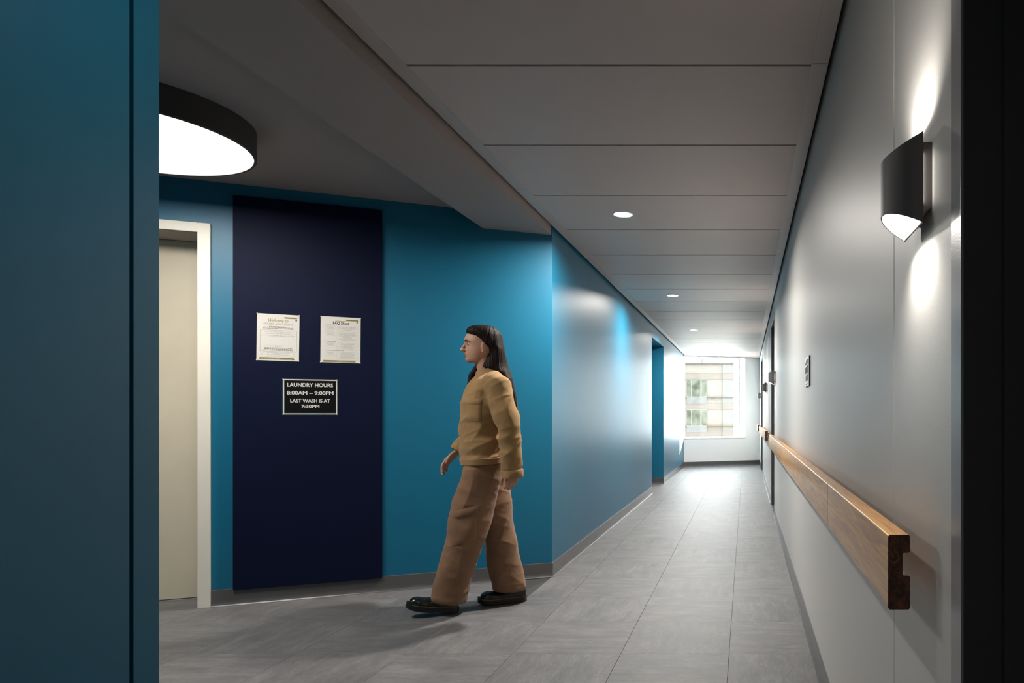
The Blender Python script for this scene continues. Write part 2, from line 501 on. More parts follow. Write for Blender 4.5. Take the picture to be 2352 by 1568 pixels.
# right wall with panels and door openings
wr = empty('wall_right'); st(wr, 'light grey right hand wall carrying sconces and the wooden handrail', 'wall')
DOORS = [(0.12, 1.089), (8.25, 9.25), (13.98, 15.1)]
ZD = 2.273
for y0, y1 in ((1.10, 1.5965), (1.6015, 8.24), (9.26, 13.97), (15.11, 17.3)):
    box('panel', (WR, y0, 0), (WR + 0.14, y1, 2.6), M['greywall'], wr)
box('panel_joint', (WR + 0.006, 1.5965, 0), (WR + 0.14, 1.6015, 2.6), M['casing'], wr)
box('panel', (WR, -3.0, 0), (WR + 0.14, 0.11, 2.6), M['greywall'], wr)
for y0, y1 in DOORS:
    box('header', (WR, y0 - 0.0, ZD + 0.005), (WR + 0.14, y1 + 0.0, 2.6), M['greywall'], wr)
for k, (y0, y1) in enumerate(DOORS):
    d = empty('door_%d' % (k + 2), (WR, (y0 + y1) / 2, 0))
    st(d, ['dark door recess with grey steel casing at the right edge of the view',
           'dark door recess in the grey wall beyond the long handrail',
           'dark door recess in the grey wall nearest the window'][k], 'door')
    yc = (y0 + y1) / 2
    CW = 0.0525
    for a, b in ((y1, y1 + CW), (y0 - CW, y0)):
        box('casing', (-0.004, a - yc, 0), (0.0, b - yc, ZD + CW), M['casing'], d)
    box('casing', (-0.004, y0 - yc, ZD), (0.0, y1 - yc, ZD + CW), M['casing'], d)
    box('jamb', (0.0, y1 - yc, 0), (0.14, y1 - yc + 0.012, ZD), M['darkframe'], d)
    box('jamb', (0.0, y0 - yc - 0.012, 0), (0.14, y0 - yc, ZD), M['darkframe'], d)
    box('jamb_head', (0.0, y0 - yc, ZD - 0.006), (0.14, y1 - yc, ZD + 0.005), M['darkframe'], d)
    box('stop', (0.0575, y1 - yc - 0.014, 0), (0.14, y1 - yc, ZD - 0.006), M['darkframe'], d)
    box('stop', (0.0575, y0 - yc, 0), (0.14, y0 - yc + 0.014, ZD - 0.006), M['darkframe'], d)
    lf = box('door_leaf', (0.095, y0 - yc + 0.014, 0.008), (0.135, y1 - yc - 0.014, ZD - 0.008), M['darkframe'], d)
    for hz in (0.3, 1.10, 2.0):
        box('hinge', (-0.006, y0 - yc - 0.02, hz - 0.05), (-0.0035, y0 - yc, hz + 0.05), M['metal'], d)
wb = box('wall_back', (-1.6, -3.1, 0), (0.5, -3.0, 2.6), M['greywall']); st(wb, 'grey wall closing the corridor behind the viewpoint', 'wall')

# end wall with window opening
we = empty('wall_end'); st(we, 'white end wall of the corridor around the tall window', 'wall')
W_R, W_B, W_T, W_D = 1.49, 0.62, 2.462, 0.34
def eslab(name, t0, t1, o0, o1, z0, z1, mat, parent=None):
    return prism(name, [ew(t0, o0), ew(t1, o0), ew(t1, o1), ew(t0, o1)], z0, z1, mat, parent)
eslab('panel', W_R, 2.1, 0, -W_D, 0, 2.75, M['white'], we)
eslab('panel', -0.2, W_R, 0, -W_D, 0, W_B, M['white'], we)
eslab('header', -0.2, W_R, 0, -W_D, W_T, 2.75, M['white'], we)
eslab('panel', -0.6, -0.004, -0.06, -W_D, 0, 2.75, M['white'], we)
win = empty('window_1', (*ew(0.74, -W_D), W_B)); st(win, 'tall window with white reveals at the far end of the corridor', 'window')
def eslab_c(name, t0, t1, o0, o1, z0, z1, mat, parent):
    c = parent.location
    return prism(name, [(p[0] - c.x, p[1] - c.y) for p in (ew(t0, o0), ew(t1, o0), ew(t1, o1), ew(t0, o1))], z0 - c.z, z1 - c.z, mat, parent)
eslab_c('sill', 0.0, W_R, 0.012, -W_D + 0.05, W_B, W_B + 0.018, M['reveal'], win)
eslab_c('window_frame', W_R - 0.012, W_R, -W_D, -W_D + 0.03, W_B, W_T, M['winframe'], win)
eslab_c('window_frame', 0.0, W_R, -W_D, -W_D + 0.03, W_T - 0.012, W_T, M['winframe'], win)
eslab_c('window_frame', 0.0, W_R, -W_D, -W_D + 0.03, W_B, W_B + 0.03, M['reveal'], win)
eslab_c('pane', 0.0, W_R, -W_D + 0.008, -W_D + 0.012, W_B + 0.02, W_T - 0.01, M['glass'], win)
pd = bpy.data.lights.new('window_portal', 'AREA'); pd.shape = 'RECTANGLE'; pd.size = W_R; pd.size_y = W_T - W_B
pd.cycles.is_portal = True
po = bpy.data.objects.new('window_portal', pd)
pc = ew(W_R / 2, -W_D - 0.01)
po.matrix_world = Matrix.Translation((pc[0], pc[1], (W_B + W_T) / 2)) @ Vector((N.x, N.y, 0)).to_track_quat('-Z', 'Y').to_matrix().to_4x4()
COL.objects.link(po)

# ------------------------------------------------------------------ ceilings
slab = box('light_block_slab', (-5.2, -3.1, 2.76), (0.6, 17.6, 2.85), M['plenum']); st(slab, 'unseen dark slab blocking light above the suspended ceilings', 'ceiling')  # unseen slab, put above the ceilings to block light
ceil = box('ceiling', (WL - 0.01, -3.0, ZC + 0.055), (WR + 0.01, 17.4, ZC + 0.075), M['plenum'])
st(ceil, 'suspended corridor ceiling of wide taupe panels with thin joints', 'ceiling')
PX0, PX1, PS, PY0 = -1.299, 0.254, 0.811, 2.739
for k in range(-7, 18):
    y0 = PY0 + PS * k + 0.007; y1 = PY0 + PS * (k + 1) - 0.007
    if y0 > 16.75: break
    if y1 > 15.9:
        o = prism('panel', [(PX0, y0), (PX1, y0), (PX1, min(y1, 16.72)), (PX0, min(y1, 16.04))], ZC + 0.003, ZC + 0.02, M['ceil'], ceil)
    else:
        o = box('panel', (PX0, y0, ZC + 0.003), (PX1, y1, ZC + 0.02), M['ceil'], ceil)
nt_ = 0
for (x0, x1, ys, lipx) in ((-1.3586, PX0, [-3, 0.99, 4.22, 7.45, 10.68, 13.92, 16.06], 1), (PX1, 0.3126, [-3, -0.5, 2.72, 5.95, 9.19, 12.43, 15.67, 16.72], -1)):
    for a, b in zip(ys[:-1], ys[1:]):
        nt_ += 1
        lp = 0.005
        # L shaped strip with a fine raised inner lip
        if lipx > 0:
            pr = [(x0, ZC), (x1 + lp, ZC), (x1 + lp, ZC + 0.003), (x1, ZC + 0.006), (x1, ZC + 0.05), (x0 + 0.003, ZC + 0.05), (x0, ZC + 0.05)]
        else:
            pr = [(x1, ZC), (x0 - lp, ZC), (x0 - lp, ZC + 0.003), (x0, ZC + 0.006), (x0, ZC + 0.05), (x1, ZC + 0.05)]
        v = [(x, a + 0.0015, z) for x, z in pr] + [(x, b - 0.0015, z) for x, z in pr]
        n = len(pr)
        f = [list(range(n)), list(range(n, 2 * n))] + [[i, (i + 1) % n, n + (i + 1) % n, n + i] for i in range(n)]
        t = mesh('trim_%d' % nt_, v, f, M['trim'])
        st(t, 'pale metal ceiling edge trim above the %s wall, %s length from the viewer' % ('blue' if lipx > 0 else 'grey', ['nearest', 'second', 'third', 'fourth', 'fifth', 'sixth', 'seventh'][[-3, *ys[1:]].index(a)]), 'trim')
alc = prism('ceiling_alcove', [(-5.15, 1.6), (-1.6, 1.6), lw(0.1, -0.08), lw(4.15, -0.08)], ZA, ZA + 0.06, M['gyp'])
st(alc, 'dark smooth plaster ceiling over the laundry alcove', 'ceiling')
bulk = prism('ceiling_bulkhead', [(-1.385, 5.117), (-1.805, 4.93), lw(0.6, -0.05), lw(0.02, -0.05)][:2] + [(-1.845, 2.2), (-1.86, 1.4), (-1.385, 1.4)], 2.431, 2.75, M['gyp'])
st(bulk, 'plaster bulkhead running between the alcove ceiling and the corridor ceiling', 'ceiling')

# ------------------------------------------------------------------ baseboards
BP = [(0, 0.0), (0.016, 0.0), (0.0155, 0.002), (0.011, 0.008), (0.0075, 0.017), (0.006, 0.03), (0.0055, 0.099), (0.004, 0.102), (0, 0.102)]
def baseb(name, p0, p1, nrm, label, m0=0, m1=0):
    o = sweep(name, BP, p0, p1, nrm, M['base'], None, False, m0, m1)
    return st(o, label, 'baseboard')
mit = math.tan(math.radians(33.0))
baseb('baseboard_left', (WL, CORNER.y), (WL, RY0), (1, 0), 'dark grey cove baseboard along the blue corridor wall up to the recess', m0=-0.63)
baseb('baseboard_laundry', lw(0), lw(S_FR), (N.x, N.y), 'dark grey cove baseboard under the angled laundry wall', m0=-0.63)
baseb('baseboard_recess', (WL - RD, RY1), (WL + 0.0, RY1), (0, -1), 'short dark baseboard on the recess return', m1=1.0)
baseb('baseboard_left.001', (WL, RY1), (WL, 16.03), (1, 0), 'dark grey cove baseboard between the recess and the end wall', m0=-1.0)
baseb('baseboard_end', ew(0), ew(1.872), (N.x, N.y), 'dark grey baseboard under the window on the end wall')
for k, (a, b) in enumerate(((1.142, 8.197), (9.303, 13.927), (15.153, 16.75))):
    baseb('baseboard_right' + ('' if not k else '.%03d' % k), (WR, a), (WR, b), (-1, 0), 'dark grey cove baseboard under the grey wall, ' + ['nearest stretch below the long handrail', 'stretch between the two far doors', 'short stretch next to the end wall'][k])

# ------------------------------------------------------------------ navy panel
npan = empty('wall_panel', (*lw(1.48, 0.0), 0.0925))
lslab_c('board', 1.08, 1.885, 0.020, 0.0005, 0.0925, 2.48, M['navy'], npan, 0.0015)
tag(npan, 'tall dark navy panel on the blue wall holding three notices', 'panel')

# ------------------------------------------------------------------ notices
def frame_on_panel(s, z, off=0.0215):
    p = lw(s, off)
    return Matrix(((U.x, 0, N.x, p[0]), (U.y, 0, N.y, p[1]), (0, 1, 0, z), (0, 0, 0, 1)))
def flat(name, polys, z, mat, parent):
    v, f = [], []
    for poly in polys:
        i = len(v); v += [(x, y, z) for x, y in poly]; f.append([i + k for k in range(len(poly))])
    me = bpy.data.meshes.new(name); me.from_pydata(v, [], f); me.materials.append(mat)
    o = link(bpy.data.objects.new(name, me), parent)
    if name in ('body_text', 'footer_text'): o['kind'] = 'stuff'
    return o
def R4(x0, y0, x1, y1): return [(x0, y0), (x1, y0), (x1, y1), (x0, y1)]
def text(name, body, size, x, y, z, mat, parent, align='CENTER', width=None, bold=0.0, shear=0.0):
    cu = bpy.data.curves.new(name, 'FONT')
    cu.body = body; cu.size = size; cu.align_x = align; cu.resolution_u = 3; cu.shear = shear
    tmp = bpy.data.objects.new(name, cu); COL.objects.link(tmp)
    dg = bpy.context.evaluated_depsgraph_get()
    me = bpy.data.meshes.new_from_object(tmp.evaluated_get(dg))
    bpy.data.objects.remove(tmp); bpy.data.curves.remove(cu)
    xs = [v.co.x for v in me.vertices]
    k = 1.0
    if width and xs: k = width / (max(xs) - min(xs))
    mid = (max(xs) + min(xs)) / 2 if xs and align == 'CENTER' else (min(xs) if xs else 0)
    for v in me.vertices:
        v.co = ((v.co.x - mid) * k + x, v.co.y + y, z)
    if bold:                                                       # heavier strokes: the outline laid down again with small shifts
        b3 = bmesh.new(); b3.from_mesh(me)
        src = b3.verts[:] + b3.edges[:] + b3.faces[:]
        for q, (dx, dy) in enumerate(((-bold, 0), (bold, 0), (0, bold), (0, -bold))):
            dup_ = bmesh.ops.duplicate(b3, geom=src)
            for g_ in dup_['geom']:
                if isinstance(g_, bmesh.types.BMVert): g_.co += Vector((dx, dy, 0.00001 * (q + 1)))
        b3.to_mesh(me); b3.free()
    me.materials.clear(); me.materials.append(mat)
    return link(bpy.data.objects.new(name, me), parent)
def greek(x, y, w, h, rnd):
    out = []; cx_ = x - w / 2
    while cx_ < x + w / 2 - 0.002:
        l = min(rnd.uniform(0.004, 0.014), x + w / 2 - cx_)
        out.append(R4(cx_, y, cx_ + l, y + h)); cx_ += l + 0.0022
    return out
def ring(x0, y0, x1, y1, r, t, n=6):
    def rr(x0, y0, x1, y1, r):
        p = []
        for cx_, cy_, a0 in ((x1 - r, y1 - r, 0), (x0 + r, y1 - r, 90), (x0 + r, y0 + r, 180), (x1 - r, y0 + r, 270)):
            for k in range(n + 1):
                a = math.radians(a0 + 90 * k / n); p.append((cx_ + r * math.cos(a), cy_ + r * math.sin(a)))
        return p
    a, b = rr(x0, y0, x1, y1, r), rr(x0 + t, y0 + t, x1 - t, y1 - t, max(r - t, 0.0002))
    return [[a[i], a[(i + 1) % len(a)], b[(i + 1) % len(a)], b[i]] for i in range(len(a))]
def notice(s, z, w, h, label, tilt=0.0):
    root = empty('notice', mat=frame_on_panel(s, z) @ Matrix.Rotation(tilt, 4, 'Z'))
    tag(root, label, 'notice')
    box('sleeve', (-w / 2 - 0.007, -h / 2 - 0.012, -0.0005), (w / 2 + 0.007, h / 2 + 0.004, 0.0008), M['sleeve'], root)
    box('sheet', (-w / 2, -h / 2, 0.001), (w / 2, h / 2, 0.0016), M['paper'], root)
    for sx in (-1, 1):
        for sy in (-1, 1):
            lathe('pin', [(0.0, 0.006), (0.003, 0.0055), (0.0042, 0.003), (0.0042, 0.0012), (0.0, 0.001)], M['pin'], root, (sx * (w / 2 - 0.002), sy * (h / 2 - 0.002), 0.0008), seg=10)
    return root
rnd = random.Random(3)
# welcome flyer
n1 = notice(1.652, 1.6275, 0.222, 0.286, 'white welcome flyer pinned upper left on the navy panel', -0.012)
flat('header_bar', [[(0.030, 0.128), (0.098, 0.128), (0.098, 0.119), (0.034, 0.119)]], 0.0018, M['olive'], n1)
flat('logo', [[(0.094 + 0.0045 * math.cos(a * 0.5236), 0.1095 + 0.0045 * math.sin(a * 0.5236)) for a in range(12)]], 0.0018, M['ink'], n1)
text('lettering', 'Welcome to', 0.030, 0.0, 0.0945, 0.0018, M['gold'], n1, width=0.104, bold=0.0002, shear=0.45)
text('lettering', 'FISCHER APARTMENTS', 0.0185, 0.0, 0.0765, 0.0018, M['gold'], n1, width=0.152)
gp = []
for y_, w_ in ((0.0655, 0.098), (0.0595, 0.152), (0.053, 0.158)): gp += greek(0, y_, w_, 0.0026, rnd)
flat('body_text', gp, 0.0018, M['ink'], n1)
flat('border', ring(-0.094, -0.087, 0.098, 0.045, 0.0015, 0.0012, 2), 0.0018, M['gold'], n1)
gp = []
for y_, w_ in ((0.0385, 0.042), (0.0335, 0.142), (0.0265, 0.044), (0.0225, 0.148), (0.0150, 0.042), (0.0105, 0.176), (0.0060, 0.094)): gp += greek(0, y_, w_, 0.0017, rnd)
flat('body_text', gp, 0.0018, M['greyink'], n1)
flat('rule', [R4(-0.075, -0.0505, 0.080, -0.0497)], 0.0018, M['greyink'], n1)
text('lettering', 'Available Plans', 0.0065, 0.002, -0.0585, 0.0018, M['greyink'], n1, width=0.036)
gp = []
for y_, w_ in ((-0.066, 0.142), (-0.073, 0.150), (-0.080, 0.156)): gp += greek(0.002, y_, w_, 0.0028, rnd)
flat('body_text', gp, 0.0018, M['ink'], n1)
flat('border', ring(-0.084, -0.119, 0.087, -0.090, 0.014, 0.0007), 0.0018, M['greyink'], n1)
gp = []
for y_, w_ in ((-0.0955, 0.116), (-0.1005, 0.052), (-0.1075, 0.120), (-0.1135, 0.028)): gp += greek(0.002, y_, w_, 0.0016, rnd)
flat('body_text', gp, 0.0018, M['greyink'], n1)
flat('footer_bar', [[(-0.096, -0.136), (0.087, -0.136), (0.087, -0.130), (0.082, -0.1235), (-0.096, -0.1235)]], 0.0018, M['olive'], n1)
flat('footer_text', greek(0, -0.1275, 0.024, 0.0014, rnd) + greek(-0.005, -0.1325, 0.165, 0.0012, rnd), 0.0020, M['paper'], n1)
# FAQ sheet
n2 = notice(1.315, 1.627, 0.222, 0.290, 'white FAQ sheet pinned upper right on the navy panel', -0.006)
flat('header_bar', [[(0.026, 0.131), (0.096, 0.131), (0.096, 0.122), (0.031, 0.122)]], 0.0018, M['olive'], n2)
flat('logo', [[(0.091 + 0.0042 * math.cos(a * 0.5236), 0.115 + 0.0042 * math.sin(a * 0.5236)) for a in range(12)]], 0.0018, M['ink'], n2)
flat('body_text', greek(0, 0.1170, 0.062, 0.0035, rnd), 0.0018, M['gold'], n2)
text('lettering', 'FAQ Sheet', 0.0245, 0.0015, 0.0975, 0.0018, M['ink'], n2, width=0.090, bold=0.0006)
for i, (hy, body, b0, b1, c0, c1, hw) in enumerate(((0.0895, '1. Speeds Per Device', 0.086, 0.064, 0.086, 0.052, 0.062), (0.0525, '2. Tips & Tricks', 0.048, 0.025, 0.047, -0.010, 0.044), (-0.0125, '3. Troubleshooting', -0.018, -0.040, -0.018, -0.064, 0.057), (-0.070, '4. Rule Out Device-Specific Issues', -0.076, -0.100, -0.077, -0.128, 0.104))):
    text('lettering', body, 0.0068, -0.086, hy, 0.0018, M['ink'], n2, align='LEFT', width=hw, bold=0.00012)
    flat('border', ring(-0.088, b1, -0.026, b0 - 0.001, 0.008, 0.0006), 0.0018, M['greyink'], n2)
    flat('border', ring(-0.021, c1, 0.094, c0 - 0.001, 0.008, 0.0006), 0.0018, M['greyink'], n2)
    gp = []
    yy = b0 - 0.0065
    while yy > b1 + 0.002: gp += greek(-0.057, yy, rnd.uniform(0.028, 0.05), 0.0016, rnd); yy -= 0.0052
    yy = c0 - 0.0065
    while yy > c1 + 0.002: gp += greek(0.0365, yy, rnd.uniform(0.045, 0.102), 0.0017, rnd); yy -= 0.0054
    flat('body_text', gp, 0.0018, M['greyink'], n2)
flat('footer_bar', [[(-0.096, -0.142), (0.084, -0.142), (0.084, -0.136), (0.079, -0.1305), (-0.096, -0.1305)]], 0.0018, M['olive'], n2)
flat('footer_text', greek(0, -0.1345, 0.024, 0.0014, rnd) + greek(-0.005, -0.139, 0.165, 0.0012, rnd), 0.0020, M['paper'], n2)
# laundry hours
n3 = notice(1.481, 1.2635, 0.293, 0.219, 'black laundry hours sign with white lettering low on the navy panel', 0.0)
flat('black_field', [R4(-0.1395, -0.1025, 0.1395, 0.1025)], 0.0018, M['black'], n3)
for body, y_, w_, sz in (('LAUNDRY HOURS', 0.0635, 0.246, 0.032), ('8:00AM \u2013 9:00PM', 0.0135, 0.250, 0.032), ('LAST WASH IS AT', -0.0340, 0.213, 0.0295), ('7:30PM', -0.0690, 0.096, 0.0285)):
    text('lettering', body, sz, 0.0, y_, 0.0020, M['paper'], n3, width=w_, bold=0.0010)

# ------------------------------------------------------------------ drum light
dl = empty('drum_light', (-2.868, 3.323, 2.419)); tag(dl, 'large round charcoal drum light glowing white under the alcove ceiling', 'ceiling light')
lathe('shell', [(0.489, 0.0), (0.5, 0.0), (0.503, 0.004), (0.503, ZA - 2.4195), (0.49, ZA - 2.4195), (0.489, 0.01)], M['drum'], dl, seg=128, closed=True)
lathe('diffuser', [(0.0, 0.002), (0.47, 0.002), (0.488, 0.004), (0.489, 0.009), (0.0, 0.009)], M['drum_emit'], dl, seg=96)

# ------------------------------------------------------------------ downlights
which = ['nearest one in view', 'second from the viewer', 'third from the viewer', 'farthest, next to the window', 'dim one assumed above the viewer out of frame', 'dim one assumed unseen behind the viewpoint']
for k, y_ in enumerate((4.77, 8.01, 11.25, 14.40, 1.53, -1.71)):  # last two assumed out of view, added to light near wall and door frame
    r_ = empty('downlight', (-0.815, y_, ZC)); tag(r_, 'small round recessed downlight in corridor ceiling, ' + which[k], 'downlight', 'corridor downlights')
    lathe('trim_ring', [(0.058, 0.004), (0.061, -0.001), (0.067, -0.002), (0.069, 0.003), (0.058, 0.0035)], M['whitepaint'], r_, seg=40, closed=True)
    lathe('lens', [(0.0, 0.0005), (0.0595, 0.0015)], M['lens_emit'], r_, seg=40)
    ld = bpy.data.lights.new('downlight_lamp', 'AREA'); ld.shape = 'DISK'; ld.size = 0.11; ld.energy = DOWN_POWER if k < 4 else (3.2 if k == 4 else 12.0); ld.color = (1.0, 0.95, 0.88); ld.spread = math.radians(166)
    lo = bpy.data.objects.new('downlight_lamp', ld); lo.location = (0, 0, -0.004); link(lo, r_)

# ------------------------------------------------------------------ wall sconces
def sconce(yc, label, lit=True):
    zb, zt, c = 1.489, 1.649, 0.312
    hw, sag = 0.072, 0.060
    r_ = empty('wall_sconce', (WR, yc, zb)); tag(r_, label, 'wall lamp', 'wall sconces')
    H = zt - zb
    pts = []
    rad = (hw * hw + sag * sag) / (2 * sag)
    a0 = math.asin(min(1, hw / rad))
    if sag > hw: a0 = math.pi - a0
    for i in range(25):
        a = -a0 + 2 * a0 * i / 24
        pts.append((c - WR - (rad * math.cos(a) - (rad - sag)), rad * math.sin(a)))
    th = 0.0022
    inn = []
    for i, (x, y) in enumerate(pts):
        a = -a0 + 2 * a0 * i / 24
        inn.append((x + th * math.cos(a), y - th * math.sin(a)))
    def cut(x): return 0.5 * max(0.0, (c - WR) - x)               # both ends are cut on a slant, shorter at the front
    def strip(a, b, z0, z1):
        n = len(a); v = [(x, y, z0 + cut(x)) for x, y in a] + [(x, y, z0 + cut(x)) for x, y in b] + [(x, y, z1 - cut(x)) for x, y in a] + [(x, y, z1 - cut(x)) for x, y in b]
        f = []
        for i in range(n - 1):
            f += [[i, i + 1, 2 * n + i + 1, 2 * n + i], [n + i, n + i + 1, 3 * n + i + 1, 3 * n + i][::-1], [i, i + 1, n + i + 1, n + i], [2 * n + i, 2 * n + i + 1, 3 * n + i + 1, 3 * n + i]]
        for i in (0, n - 1): f.append([i, n + i, 3 * n + i, 2 * n + i])
        return v, f
    mid = [((x + u) / 2, (y + w) / 2) for (x, y), (u, w) in zip(pts, inn)]
    v, f = strip(pts, mid, 0, H)
    auto_smooth(mesh('cover', v, f, M['bronze'], r_), 40)
    v, f = strip(mid, inn, 0.0004, H - 0.0004)
    auto_smooth(mesh('liner', v, f, M['whitepaint'], r_), 40)
    box('back_plate', (c - WR - 0.0015, -hw, 0), (c - WR, hw, H), M['bronze'], r_)
    box('mount', (c - WR, -hw + 0.008, 0.026), (0.0, hw - 0.008, H - 0.016), M['bronze'], r_)
    box('back_liner', (c - WR - 0.0035, -hw + 0.001, 0.0004), (c - WR - 0.0016, hw - 0.001, H - 0.0004), M['whitepaint'], r_)
    n = len(inn)
    lamp = [(x * 1.0, y) for x, y in inn]
    v = [(x, y, 0.036 + 0.3 * cut(x)) for x, y in lamp] + [(x, y, H - 0.036 - 0.3 * cut(x)) for x, y in lamp]
    f = [list(range(n)), list(range(n, 2 * n))] + [[i, (i + 1) % n, n + (i + 1) % n, n + i] for i in range(n)]
    mesh('lamp', v, f, M['sconce_emit'], r_)
    if lit:
        for sgn, zz in ((-1, 0.032), (1, H - 0.032)):
            sd = bpy.data.lights.new('sconce_lamp', 'SPOT'); sd.energy = SCONCE_POWER; sd.color = (1.0, 0.95, 0.87)
            sd.spot_size = math.radians(128); sd.spot_blend = 0.9; sd.shadow_soft_size = 0.006
            so = bpy.data.objects.new('sconce_lamp', sd); so.location = (c - WR - 0.024, 0.0, zz)
            if sgn > 0: so.rotation_euler = (math.pi, 0, 0)
            link(so, r_)
sconce(1.335, 'bronze half round wall sconce shining up and down at the near right')
sconce(8.00, 'small bronze wall sconce just before the dark door recess')
sconce(10.95, 'small bronze wall sconce just past the dark door recess')
sconce(15.62, 'small pale lit wall sconce beside the end wall')

# ------------------------------------------------------------------ handrails
RU, RB, RT, RZB = 0.25 - WR, 0.2886 - WR, 0.940, 0.8085
def rail_profile():
    r = 0.004
    def corner(cx_, cz_, a0, a1, rr=r):
        return [(cx_ + rr * math.cos(math.radians(a0 + (a1 - a0) * k / 3)), cz_ + rr * math.sin(math.radians(a0 + (a1 - a0) * k / 3))) for k in range(4)]
    nx, nt_, nb = RU + 0.66 * (RB - RU), RT - 0.24 * (RT - RZB), RT - 0.545 * (RT - RZB)
    p = corner(RU + r, RT - r, 180, 90) + corner(RB - r, RT - r, 90, 0) + corner(RB - r, nt_ + r, 0, -90)
    p += corner(nx + 0.003, nt_ - 0.003, 90, 180, 0.003) + corner(nx + 0.003, nb + 0.003, 180, 270, 0.003)
    p += corner(RB - r, nb - r, 90, 0) + corner(RB - r, RZB + r, 0, -90) + corner(RU + r, RZB + r, 270, 180)
    return p
PR = rail_profile()
def handrail(y0, y1, joints, label):
    root = empty('handrail', (WR, y0, 0)); tag(root, label, 'handrail')
    ys = [y0] + joints + [y1]
    for a, b in zip(ys[:-1], ys[1:]):
        g = 0.0018
        n = len(PR)
        v = [(x, a - y0 + g, z) for x, z in PR] + [(x, b - y0 - g, z) for x, z in PR]
        f = [[i, (i + 1) % n, n + (i + 1) % n, n + i] for i in range(n)]
        o = mesh('board', v, f, M['wood'], root)
        auto_smooth(o, 40)
        v2 = [(x, a - y0 + g, z) for x, z in PR]
        mesh('end_grain', v2, [list(range(n))], M['endgrain'], o)
        mesh('end_grain', [(x, b - y0 - g, z) for x, z in PR], [list(range(n))], M['endgrain'], o)
        L_ = b - a
        k = max(2, int(L_ / 0.9))
        for i in range(k):
            yb = a - y0 + L_ * (i + 0.72) / k if L_ > 1.5 else a - y0 + L_ * (i + 0.8) / k
            box('bracket', (RU + 0.66 * (RB - RU), yb - 0.02, 0.874), (0.0, yb + 0.02, 0.902), M['metal'], root, 0.003)
handrail(1.26, 7.80, [2.19, 4.53], 'long varnished wooden handrail along the grey wall with cut end in front')
handrail(9.36, 13.55, [11.4], 'far wooden handrail between the two dark door recesses')
handrail(15.30, 16.35, [], 'shortest wooden handrail piece beside the end wall')

# ------------------------------------------------------------------ room sign on the grey wall
sg = empty('wall_sign', (WR, 3.785, 1.379)); tag(sg, 'small white wall sign with grey raised symbols on the grey wall', 'sign')
box('plate', (-0.006, -0.118, -0.077), (0.0, 0.118, 0.077), M['black'], sg)
box('face', (-0.0085, -0.114, -0.076), (-0.006, 0.118, 0.076), M['signwhite'], sg)
def glyphs(name, rects):
    v, f = boxes_data([((-0.0105, a, b), (-0.0085, c, d)) for a, b, c, d in rects])
    for k_ in range(len(rects)):
        mesh(name, v[8 * k_:8 * k_ + 8], f[:6], M['signgrey'], sg)
# local y grows away from the viewer; the viewer reads from high y to low y
glyphs('symbol', [(-0.085, 0.040, -0.045, 0.062), (-0.035, 0.036, 0.0, 0.062), (0.012, 0.038, 0.04, 0.060), (0.05, 0.036, 0.085, 0.050)])
glyphs('symbol', [(-0.07, -0.004, -0.055, 0.030), (-0.07, -0.008, -0.025, 0.002), (-0.035, -0.004, -0.022, 0.030), (-0.005, -0.008, 0.012, 0.028), (0.03, -0.004, 0.045, 0.026), (0.03, -0.010, 0.085, 0.000), (0.07, -0.004, 0.086, 0.024)])
glyphs('symbol', [(-0.085, -0.046, -0.055, -0.014), (-0.05, -0.050, -0.03, -0.018), (-0.005, -0.046, 0.03, -0.018), (0.038, -0.050, 0.06, -0.024)])
glyphs('symbol', [(-0.02, -0.058, -0.005, -0.054), (-0.035, -0.068, -0.012, -0.062), (0.02, -0.068, 0.05, -0.062)])

# ------------------------------------------------------------------ building outside the window
bd = empty('apartment_block', (-6.0, 80.0, -8.0)); tag(bd, 'beige tiled apartment block seen through the window', 'building')
def fb(name, x0, x1, z0, z1, y0, y1, mat, parent=None):
    o = box(name, (x0 + 6.0, y0, z0 + 8.0), (x1 + 6.0, y1, z1 + 8.0), mat, bd if parent is None else parent)
    return o
def zpx(y): return EYE + (953 - y) / 1650 * 80
def xpx(x): return (x - 1713) / 1650 * 80
X_L, X_R, X_B = -24.0, xpx(1684), xpx(1660)
fb('facade', X_L, X_R, -8.0, zpx(835), 0.3, 9.0, M['facade'])
fb('facade_bay', X_B, X_R, -8.0, zpx(834), 0.12, 0.32, M['facade_bay'])
fb('cornice', X_L, X_R + 0.1, zpx(836), zpx(834), 0.0, 0.4, M['facade_line'])
fb('roof_edge', X_L, X_R, zpx(834), zpx(832), 0.6, 9.0, M['mullion'])
for x_ in (1611, 1631, 1658):
    fb('roof_post', xpx(x_) - 0.05, xpx(x_) + 0.05, zpx(833), zpx(823), 1.0, 1.1, M['facade_line'])
for zt_, zb_ in ((858, 871), (926, 940), (990, 1006)):
    fb('band', X_L, X_B, zpx(zb_), zpx(zt_), 0.2, 0.32, M['facade_band'])
    fb('band', X_B, X_R, zpx(zb_), zpx(zt_), 0.04, 0.14, M['facade_band'])
for yl in (913.2, 979.5):
    fb('ledge', xpx(1623), X_R + 0.05, zpx(yl + 0.5), zpx(yl - 0.5), 0.0, 0.3, M['facade_line'])
    fb('ledge', X_L, xpx(1576.6), zpx(yl + 0.5), zpx(yl - 0.5), 0.0, 0.3, M['facade_line'])
for zt_, zb_, sp in ((871.5, 910.5, 927), (940, 977.5, 993)):
    wv = fb('window', xpx(1576.6), xpx(1623), zpx(zb_ + 2), zpx(zt_), 0.18, 0.32, M['mullion'])
    for a, b in ((1577.2, 1587.2), (1589.4, 1608.5), (1611.2, 1622.4)):
        box('pane', (xpx(a) + 6, 0.14, zpx(zb_) + 8), (xpx(b) + 6, 0.19, zpx(zt_ + 1) + 8), M['pane_far'], wv)
    fb('spandrel', xpx(1576.6), xpx(1623), zpx(sp), zpx(zb_ + 2.5), 0.16, 0.32, M['spandrel'])
